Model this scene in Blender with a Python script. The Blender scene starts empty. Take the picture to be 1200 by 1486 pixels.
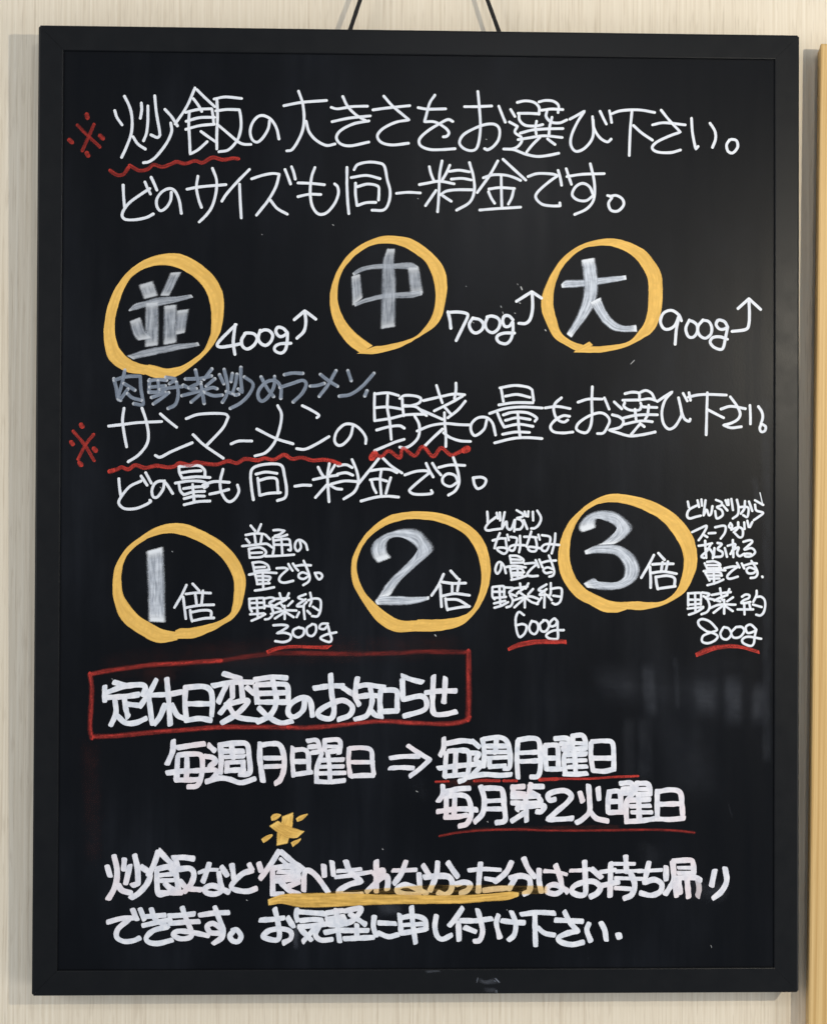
import bpy, math, random
import numpy as np
from mathutils import Vector

C = bpy.context.scene.collection
random.seed(7)
sc = bpy.context.scene

# ------------------------------------------------------------------ camera, world, lamps
cam_d = bpy.data.cameras.new('camera')
cam = bpy.data.objects.new('camera', cam_d)
C.objects.link(cam)
cam.location = (-0.03486291, -1.11617429, -0.01518773)
cam.rotation_euler = (1.58308189, -0.00389267, -0.02683216)
cam_d.sensor_fit = 'VERTICAL'
cam_d.sensor_height = 36
cam_d.sensor_width = 36
cam_d.lens = 50
cam_d.clip_start = 0.05
cam_d.clip_end = 100
sc.camera = cam

world = bpy.data.worlds.new('World')
sc.world = world
world.use_nodes = True
world.node_tree.nodes['Background'].inputs[0].default_value = (0.76, 0.88, 1.0, 1)
world.node_tree.nodes['Background'].inputs[1].default_value = 0.40

sc.view_settings.view_transform = 'Standard'
sc.view_settings.look = 'None'
sc.view_settings.gamma = 1
sc.view_settings.exposure = 0
sc.view_settings.use_curve_mapping = False
sc.cycles.transparent_max_bounces = 48


def lamp(name, kind, loc, target, power, colour, size):
    d = bpy.data.lights.new(name, kind)
    d.energy = power
    d.color = colour
    if kind == 'AREA':
        d.shape = 'RECTANGLE'
        d.size, d.size_y = size
    else:
        d.shadow_soft_size = size
    o = bpy.data.objects.new(name, d)
    C.objects.link(o)
    o.location = loc
    o.rotation_euler = (Vector(target) - Vector(loc)).to_track_quat('-Z', 'Y').to_euler()
    return o


lamp('warm_spot_lamp', 'POINT', (0.72, -1.05, 0.25), (0, 0, 0), 28, (1.0, 0.91, 0.74), 0.010)
lamp('cool_spot_lamp', 'POINT', (0.18, -1.20, 0.54), (0, 0, 0), 6.5, (1.0, 0.98, 0.96), 0.025)
lamp('fill_lamp', 'AREA', (-2.6, -2.2, 0.6), (0, 0, 0), 42, (1.0, 0.95, 0.88), (1.6, 1.6))  # added fill light, brightens the wall evenly from the left front
lamp('fill_lamp', 'AREA', (2.4, -1.8, -0.9), (0, 0, -0.2), 22, (1.0, 0.96, 0.92), (1.2, 1.2))  # second, weaker fill light, added low on the right


# ------------------------------------------------------------------ materials
def new_mat(name):
    m = bpy.data.materials.new(name)
    m.use_nodes = True
    nt = m.node_tree
    for n in list(nt.nodes):
        nt.nodes.remove(n)
    out = nt.nodes.new('ShaderNodeOutputMaterial')
    b = nt.nodes.new('ShaderNodeBsdfPrincipled')
    nt.links.new(b.outputs[0], out.inputs[0])
    return m, nt, b


class N:
    """small helper round one node tree"""
    def __init__(self, nt):
        self.nt = nt

    def put(self, sock, v):
        if isinstance(v, bpy.types.NodeSocket):
            self.nt.links.new(v, sock)
        elif v is not None:
            if hasattr(sock.default_value, '__len__') and not hasattr(v, '__len__'):
                v = [v] * len(sock.default_value)
            if hasattr(sock.default_value, '__len__') and len(sock.default_value) == 4 and len(v) == 3:
                v = list(v) + [1]
            sock.default_value = v

    def math(self, op, a, b=None, c=None, clamp=False):
        n = self.nt.nodes.new('ShaderNodeMath')
        n.operation = op
        n.use_clamp = clamp
        for s, v in zip(n.inputs, (a, b, c)):
            self.put(s, v)
        return n.outputs[0]

    def attr(self, name):
        n = self.nt.nodes.new('ShaderNodeAttribute')
        n.attribute_name = name
        return n.outputs['Fac']

    def obj(self):
        return self.nt.nodes.new('ShaderNodeTexCoord').outputs['Object']

    def xyz(self, x, y, z):
        n = self.nt.nodes.new('ShaderNodeCombineXYZ')
        for s, v in zip(n.inputs, (x, y, z)):
            self.put(s, v)
        return n.outputs[0]

    def scale(self, vec, s, loc=(0, 0, 0)):
        n = self.nt.nodes.new('ShaderNodeMapping')
        self.put(n.inputs['Vector'], vec)
        n.inputs['Scale'].default_value = s
        n.inputs['Location'].default_value = loc
        return n.outputs[0]

    def noise(self, vec, scale=1, detail=3, rough=0.5):
        n = self.nt.nodes.new('ShaderNodeTexNoise')
        self.put(n.inputs['Vector'], vec)
        n.inputs['Scale'].default_value = scale
        n.inputs['Detail'].default_value = detail
        n.inputs['Roughness'].default_value = rough
        return n.outputs['Fac']

    def ramp(self, f, a, b, lo=0.0, hi=1.0, smooth=False):
        n = self.nt.nodes.new('ShaderNodeMapRange')
        if smooth:
            n.interpolation_type = 'SMOOTHSTEP'
        n.clamp = True
        for k, v in (('Value', f), ('From Min', a), ('From Max', b), ('To Min', lo), ('To Max', hi)):
            self.put(n.inputs[k], v)
        return n.outputs['Result']

    def mix(self, f, a, b):
        n = self.nt.nodes.new('ShaderNodeMix')
        n.data_type = 'RGBA'
        self.put(n.inputs['Factor'], f)
        self.put(n.inputs[6], a)
        self.put(n.inputs[7], b)
        return n.outputs[2]

    def bump(self, h, strength, dist):
        n = self.nt.nodes.new('ShaderNodeBump')
        n.inputs['Strength'].default_value = strength
        n.inputs['Distance'].default_value = dist
        self.put(n.inputs['Height'], h)
        return n.outputs[0]


def mat_wall():
    m, nt, b = new_mat('vertical_grain_wallpaper')
    n = N(nt)
    o = n.obj()
    fine = n.noise(n.scale(o, (400, 1, 5)), 1, 2, 0.6)
    thin = n.noise(n.scale(o, (430, 1, 34), (3, 0, 9)), 1, 2, 0.5)
    hair = n.noise(n.scale(o, (360, 1, 11), (11, 0, 4)), 1, 1, 0.5)
    broad = n.noise(n.scale(o, (60, 1, 2.2), (7, 0, 1)), 1, 3, 0.5)
    col = n.mix(n.ramp(fine, 0.32, 0.68), (0.705, 0.615, 0.487), (0.825, 0.745, 0.62))
    col = n.mix(n.ramp(thin, 0.56, 0.70, 0, 0.30), col, (0.46, 0.37, 0.27))
    col = n.mix(n.ramp(hair, 0.60, 0.72, 0, 0.28), col, (0.45, 0.35, 0.25))
    col = n.mix(n.ramp(broad, 0.35, 0.7, 0, 0.14), col, (0.72, 0.63, 0.51))
    n.put(b.inputs['Base Color'], col)
    b.inputs['Roughness'].default_value = 0.65
    b.inputs['Specular IOR Level'].default_value = 0.25
    n.put(b.inputs['Normal'], n.bump(n.math('SUBTRACT', fine, n.math('MULTIPLY', thin, 0.5)), 0.35, 0.0006))
    return m


def mat_frame():
    m, nt, b = new_mat('black_satin_frame')
    n = N(nt)
    o = n.obj()
    g = n.noise(n.scale(o, (60, 60, 60)), 1, 5, 0.6)
    sp = n.noise(n.scale(o, (900, 900, 900)), 1, 2, 0.5)
    n.put(b.inputs['Base Color'], n.mix(g, (0.0038, 0.0042, 0.0055), (0.0068, 0.0072, 0.0084)))
    n.put(b.inputs['Roughness'], n.ramp(g, 0.3, 0.7, 0.34, 0.41))
    b.inputs['Specular IOR Level'].default_value = 0.19
    n.put(b.inputs['Normal'], n.bump(sp, 0.12, 0.0004))
    return m


def mat_panel():
    m, nt, b = new_mat('black_marker_board')
    n = N(nt)
    o = n.obj()
    cloud = n.noise(n.scale(o, (9, 9, 5)), 1, 5, 0.55)
    wipe = n.noise(n.scale(o, (70, 1, 6), (1, 0, 3)), 1, 4, 0.6)
    sp = n.noise(n.scale(o, (700, 700, 700)), 1, 2, 0.5)
    film = n.math('MULTIPLY', n.ramp(cloud, 0.42, 0.75, 0, 1, True), n.ramp(wipe, 0.3, 0.75, 0.25, 1))
    n.put(b.inputs['Base Color'], n.mix(film, (0.0022, 0.0028, 0.0046), (0.0095, 0.0112, 0.0160)))
    n.put(b.inputs['Roughness'], n.ramp(wipe, 0.3, 0.7, 0.33, 0.41))
    b.inputs['Specular IOR Level'].default_value = 0.13
    n.put(b.inputs['Normal'], n.bump(sp, 0.10, 0.0004))
    return m


def mat_cord():
    m, nt, b = new_mat('black_braided_cord')
    n = N(nt)
    g = n.noise(n.scale(n.obj(), (900, 900, 500)), 1, 2, 0.5)
    n.put(b.inputs['Base Color'], n.mix(g, (0.003, 0.003, 0.0035), (0.012, 0.011, 0.011)))
    b.inputs['Roughness'].default_value = 0.85
    n.put(b.inputs['Normal'], n.bump(g, 0.6, 0.0006))
    return m


def mat_wood():
    m, nt, b = new_mat('pale_planed_pine')
    n = N(nt)
    o = n.obj()
    warp = n.noise(n.scale(o, (18, 18, 2.0)), 1, 2, 0.5)
    w = nt.nodes.new('ShaderNodeVectorMath')
    w.operation = 'ADD'
    nt.links.new(o, w.inputs[0])
    nt.links.new(n.xyz(n.math('MULTIPLY', warp, 0.006), 0, 0), w.inputs[1])
    rings = n.noise(n.scale(w.outputs[0], (420, 160, 3.0)), 1, 3, 0.55)
    pore = n.noise(n.scale(o, (1600, 900, 40)), 1, 2, 0.5)
    col = n.mix(n.ramp(rings, 0.3, 0.72), (0.69, 0.485, 0.225), (0.47, 0.28, 0.095))
    col = n.mix(n.ramp(pore, 0.55, 0.75, 0, 0.25), col, (0.40, 0.23, 0.08))
    n.put(b.inputs['Base Color'], col)
    b.inputs['Roughness'].default_value = 0.55
    b.inputs['Specular IOR Level'].default_value = 0.3
    n.put(b.inputs['Normal'], n.bump(rings, 0.25, 0.0005))
    return m


def mat_ink(name, colours, lo, hi, streak, edge, ends=None, tint=None, speck=0.0, rough=0.6, soft_ends=False, merge=False, ragged=0.0, core=None):
    """liquid chalk: coverage streaks run along each stroke, thins at its rim, pools at its ends"""
    m, nt, b = new_mat(name)
    n = N(nt)
    u, v, r, e, a = (n.attr(k) for k in ('u', 'v', 'rn', 'en', 'al'))
    seed = n.math('MULTIPLY', r, 91.0)
    st = n.noise(n.xyz(n.math('ADD', n.math('MULTIPLY', u, 0.06), seed), n.math('MULTIPLY', v, streak), seed), 1, 3, 0.6)
    bl = n.noise(n.xyz(n.math('ADD', n.math('MULTIPLY', u, 0.35), seed), n.math('MULTIPLY', v, 0.8), n.math('MULTIPLY', r, 17.0)), 1, 2, 0.5)
    o = n.obj()
    cov = n.ramp(n.math('ADD', n.math('MULTIPLY', st, 0.65), n.math('MULTIPLY', bl, 0.35)), 0.34, 0.64, lo, hi)
    if ends is not None:                                    # e: 0 at the tip, 1 away from it
        tip = n.ramp(e, 0.10, 0.42, 1, 0, True)
        cov = n.math('MAXIMUM', cov, n.math('MULTIPLY', tip, ends))
    rim_j = n.noise(n.scale(o, (1500, 1500, 1500)), 1, 2, 0.6)
    av = n.math('ABSOLUTE', v)
    av = n.math('ADD', av, n.math('MULTIPLY', n.math('SUBTRACT', rim_j, 0.5), 0.35 * max(0.25, min(1, edge * 2.2))))
    cov = n.math('MULTIPLY', cov, n.ramp(av, 1.0 - edge, 1.0, 1, 0, True))
    if speck:
        sp = n.noise(n.scale(o, (1100, 1100, 1100), (4, 4, 4)), 1, 2, 0.6)
        cov = n.math('MULTIPLY', cov, n.ramp(sp, 0.33, 0.55, 1 - speck, 1))
    if ragged:                                              # dry bristles leave uneven tips
        rg = n.noise(n.xyz(n.math('MULTIPLY', v, 5.0), seed, 2.0), 1, 2, 0.6)
        cov = n.math('MULTIPLY', cov, n.ramp(n.math('SUBTRACT', e, n.math('MULTIPLY', rg, ragged)), -0.02, 0.03, 0, 1))
    if soft_ends:
        cov = n.math('MULTIPLY', cov, n.ramp(e, 0.0, 1.0, 0, 1, True))
    cov = n.math('MULTIPLY', cov, a, clamp=True)
    cs = n.noise(n.scale(o, (230, 230, 180), (5, 1, 2)), 1, 3, 0.6) if merge else st
    col = n.mix(n.ramp(cs, 0.35, 0.65), colours[0], colours[1])
    if core:                                                # the thick middle of a stroke dries darker in places
        cf = n.math('MULTIPLY', n.ramp(bl, 0.42, 0.62), n.ramp(n.math('ABSOLUTE', v), 0.25, 0.8, 0.75, 0))
        col = n.mix(cf, col, core)
    if ends is not None and len(colours) > 2:
        col = n.mix(tip, col, colours[2])
    if tint:
        t = n.noise(n.scale(o, (26, 26, 26), (tint[1], 0, 2)), 1, 2, 0.5)
        col = n.mix(n.ramp(n.math('ADD', t, n.math('MULTIPLY', r, 0.05)), 0.50, 0.70, 0, tint[2], True), col, tint[0])
    n.put(b.inputs['Base Color'], col)
    n.put(b.inputs['Alpha'], cov)
    b.inputs['Roughness'].default_value = rough
    b.inputs['Specular IOR Level'].default_value = 0.25
    return m


PINK = (0.80, 0.64, 0.66)
INK = {
    'white': mat_ink('white_chalk_ink', ((0.70, 0.73, 0.81), (0.79, 0.81, 0.87), (0.86, 0.88, 0.92)), 0.93, 1.0, 0.9, 0.14, ends=1.0),
    'thick': mat_ink('thick_white_chalk_ink', ((0.64, 0.67, 0.75), (0.81, 0.82, 0.88)), 0.97, 1.0, 1.6, 0.05, tint=(PINK, 3, 0.2), merge=True),
    'pink': mat_ink('pinkish_white_chalk_ink', ((0.65, 0.66, 0.74), (0.82, 0.81, 0.87)), 0.97, 1.0, 1.6, 0.05, tint=(PINK, 8, 0.5), merge=True),
    'gry': mat_ink('thin_grey_chalk_ink', ((0.175, 0.21, 0.275), (0.25, 0.29, 0.365), (0.55, 0.58, 0.64)), 0.72, 0.95, 1.2, 0.35, ends=0.25),
    'gray': mat_ink('brushed_grey_chalk_ink', ((0.42, 0.46, 0.54), (0.64, 0.68, 0.76), (0.74, 0.77, 0.83)), 0.50, 0.84, 3.6, 0.42, ends=0.85, ragged=0.06),
    'yel': mat_ink('orange_yellow_chalk_ink', ((0.70, 0.415, 0.095), (0.86, 0.525, 0.13)), 0.95, 1.0, 2.2, 0.10, core=(0.70, 0.425, 0.105)),
    'red': mat_ink('red_chalk_ink', ((0.40, 0.032, 0.024), (0.62, 0.048, 0.034), (0.74, 0.06, 0.04)), 0.42, 0.92, 1.8, 0.3, ends=0.8, speck=0.4),
    'yelbrush': mat_ink('dry_brushed_orange_chalk_ink', ((0.64, 0.38, 0.085), (0.86, 0.525, 0.13), (0.90, 0.58, 0.16)), 0.74, 1.0, 2.8, 0.2, ends=0.95, ragged=0.08),
    'redsoft': mat_ink('rubbed_red_chalk_ink', ((0.34, 0.032, 0.024), (0.55, 0.045, 0.034), (0.70, 0.055, 0.04)), 0.28, 0.85, 1.2, 0.85, ends=0.6, speck=0.4),
    'smear': mat_ink('wiped_chalk_film', ((0.42, 0.46, 0.58), (0.5, 0.54, 0.64)), 0.02, 0.075, 0.8, 0.8, soft_ends=True),
    'dust': mat_ink('chalk_specks', ((0.8, 0.8, 0.82), (0.85, 0.85, 0.86)), 0.3, 0.6, 0.8, 0.5),
    'redsm': mat_ink('wiped_red_film', ((0.30, 0.08, 0.04), (0.36, 0.08, 0.05)), 0.02, 0.16, 0.9, 0.8, soft_ends=True, speck=0.3),
}


def mat_wash():
    m, nt, b = new_mat('translucent_yellow_wash')
    n = N(nt)
    u, v, e, a = (n.attr(k) for k in ('u', 'v', 'en', 'al'))
    st = n.noise(n.xyz(n.math('MULTIPLY', u, 0.05), n.math('MULTIPLY', v, 3.0), 4.0), 1, 3, 0.6)
    av = n.math('ABSOLUTE', v)
    cov = n.math('MULTIPLY', n.ramp(av, 0.7, 1.0, 1, 0, True), n.ramp(e, 0, 0.3, 0, 1, True))
    tr = nt.nodes.new('ShaderNodeBsdfTransparent')
    n.put(tr.inputs[0], n.mix(cov, (1, 1, 1), (1.0, 0.86, 0.60)))
    n.put(b.inputs['Base Color'], (0.62, 0.36, 0.09))
    b.inputs['Roughness'].default_value = 0.6
    mx = nt.nodes.new('ShaderNodeMixShader')
    n.put(mx.inputs[0], n.math('MULTIPLY', cov, n.ramp(st, 0.46, 0.70, 0.02, 0.26)))
    nt.links.new(tr.outputs[0], mx.inputs[1])
    nt.links.new(b.outputs[0], mx.inputs[2])
    nt.links.new(mx.outputs[0], [x for x in nt.nodes if x.type == 'OUTPUT_MATERIAL'][0].inputs[0])
    return m


INK['wash'] = mat_wash()

WALL, FRAME, PANEL, CORD, WOOD = mat_wall(), mat_frame(), mat_panel(), mat_cord(), mat_wood()


# ------------------------------------------------------------------ mesh helpers
def link_mesh(name, verts, faces, m, parent=None, label=None, smooth=False):
    me = bpy.data.meshes.new(name)
    me.from_pydata([tuple(v) for v in verts], [], faces)
    me.materials.append(m)
    if smooth:
        me.polygons.foreach_set('use_smooth', [True] * len(me.polygons))
    me.update()
    o = bpy.data.objects.new(name, me)
    C.objects.link(o)
    if parent:
        o.parent = parent
    if label:
        o['label'] = label
    return o


def loft(rings):
    """closed rings of equal length -> verts, faces with capped ends"""
    k = len(rings[0])
    vs = [p for r in rings for p in r]
    fs = []
    for i in range(len(rings) - 1):
        for j in range(k):
            fs.append((i * k + j, i * k + (j + 1) % k, (i + 1) * k + (j + 1) % k, (i + 1) * k + j))
    fs.append(tuple(range(k - 1, -1, -1)))
    fs.append(tuple(range((len(rings) - 1) * k, len(rings) * k)))
    return vs, fs


def fix_normals(o):
    import bmesh
    bm = bmesh.new()
    bm.from_mesh(o.data)
    bmesh.ops.recalc_face_normals(bm, faces=bm.faces)
    bm.to_mesh(o.data)
    bm.free()


# ------------------------------------------------------------------ the setting: wall
WALL_TILT = math.radians(0.60)          # the board hangs a little further out at its top
WALL_Y = 0.0300


def wall_y(z):
    return WALL_Y + math.tan(WALL_TILT) * z


wall = link_mesh('wall', [(-2.2, 0, -1.3), (2.2, 0, -1.3), (2.2, 0, 1.5), (-2.2, 0, 1.5),
                          (-2.2, 0.1, -1.3), (2.2, 0.1, -1.3), (2.2, 0.1, 1.5), (-2.2, 0.1, 1.5)],
                 [(0, 1, 2, 3), (7, 6, 5, 4), (0, 4, 5, 1), (1, 5, 6, 2), (2, 6, 7, 3), (3, 7, 4, 0)], WALL)
wall.location = (0, WALL_Y, 0)
wall.rotation_euler = (-WALL_TILT, 0, 0)
wall['kind'] = 'structure'
wall['label'] = 'cream wall with fine vertical grain behind the black board'
wall['category'] = 'wall'

# ------------------------------------------------------------------ wooden post beside the board
PW, PD, PH, CH = 0.052, 0.0220, 1.60, 0.0018


def post_mesh():
    prof = [(0.0045, PD), (0, CH), (CH * 0.3, CH * 0.3), (CH, 0), (PW - CH, 0), (PW - CH * 0.3, CH * 0.3), (PW, CH), (PW, PD)]
    rings = []
    for z, ins in ((-PH, 0), (-0.0022, 0), (-0.0006, 0.0007), (0, 0.0022)):
        rings.append([(min(max(x, ins), PW - ins), max(y, ins * 0.9), z) for x, y in prof])
    return loft(rings)


pv, pf = post_mesh()
post = link_mesh('wooden_post', pv, pf, WOOD)
fix_normals(post)
post.location = (0.3206, wall_y(0.377) - PD, 0.3768)
post.rotation_euler = (-WALL_TILT, math.radians(0.88), 0)
post['label'] = 'pale yellow pine post standing upright against the wall right of the board'
post['category'] = 'post'

# ------------------------------------------------------------------ the menu board
board = bpy.data.objects.new('menu_board', None)
C.objects.link(board)
board.empty_display_size = 0.05
board['label'] = 'black framed blackboard with handwritten white Japanese menu notes and orange circles'
board['category'] = 'blackboard'

BW, BH, RW, TH = 0.600, 0.7577, 0.0199, 0.0190
PANEL_Y = 0.0018


def rail(L, back):
    prof = [(0, TH), (0, 0.0016), (0.0003, 0.0007), (0.0009, 0.0002), (0.0016, 0), (0.0040, 0), (0.0041, 0), (RW - 0.0010, 0), (RW - 0.0004, 0.0002),
            (RW, 0.0008), (RW, 0.0075), (RW - 0.004, 0.0075), (RW - 0.004, TH)]
    rings = []
    for sgn in (-1, 1):
        ring = []
        for s, y in prof:
            y += back
            e = s if s >= 0.0011 else 0.0022 - s
            ring.append((sgn * (L / 2 - e - (0.00009 if s > 0.004 else 0)), y, -s))
        rings.append(ring)
    return loft(rings)


for L, loc, rz in ((BW, (0, 0, BH / 2), 0), (BW, (0, 0, -BH / 2), math.pi), (BH, (BW / 2, 0, 0), math.pi / 2), (BH, (-BW / 2, 0, 0), -math.pi / 2)):
    vs, fs = rail(L, 0.00015 if L == BH else 0)
    ca, sa = math.cos(rz), math.sin(rz)
    vs = [(x * ca + z * sa + loc[0], y, -x * sa + z * ca + loc[2]) for x, y, z in vs]
    fix_normals(link_mesh('frame_rail', vs, fs, FRAME, board))

IX, IZ = BW / 2 - 0.003, BH / 2 - 0.003
pn = link_mesh('writing_panel', [(-IX, PANEL_Y, -IZ), (IX, PANEL_Y, -IZ), (IX, PANEL_Y, IZ), (-IX, PANEL_Y, IZ),
                                 (-IX, 0.0070, -IZ), (IX, 0.0070, -IZ), (IX, 0.0070, IZ), (-IX, 0.0070, IZ)],
               [(0, 1, 2, 3), (7, 6, 5, 4), (0, 4, 5, 1), (1, 5, 6, 2), (2, 6, 7, 3), (3, 7, 4, 0)], PANEL, board)


def tube(pts, r, seg=10):
    pts = [Vector(p) for p in pts]
    rings = []
    for i, p in enumerate(pts):
        t = (pts[min(i + 1, len(pts) - 1)] - pts[max(i - 1, 0)]).normalized()
        a = t.cross(Vector((0, 1, 0))).normalized()
        b_ = t.cross(a).normalized()
        rr = r * (1 + 0.05 * math.sin(i * 2.1))
        rings.append([tuple(p + a * rr * math.cos(2 * math.pi * k / seg) + b_ * rr * math.sin(2 * math.pi * k / seg)) for k in range(seg)])
    return loft(rings)


def lerp(a, b, t):
    return tuple(x + (y - x) * t for x, y in zip(a, b))


A, P1, P2, B = (-0.0625, 0.0165, 0.366), (-0.0022, 0.0305, 0.555), (0.0026, 0.0305, 0.555), (0.0690, 0.0165, 0.366)
cp = [lerp(A, P1, i / 40) for i in range(40)] + [P1, (-0.001, 0.0307, 0.5567), (0.0014, 0.0307, 0.5567), P2] + [lerp(P2, B, i / 40) for i in range(1, 41)]
vs, fs = tube(cp, 0.00165)
fix_normals(link_mesh('hanging_cord', vs, fs, CORD, board, None, True))

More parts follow.
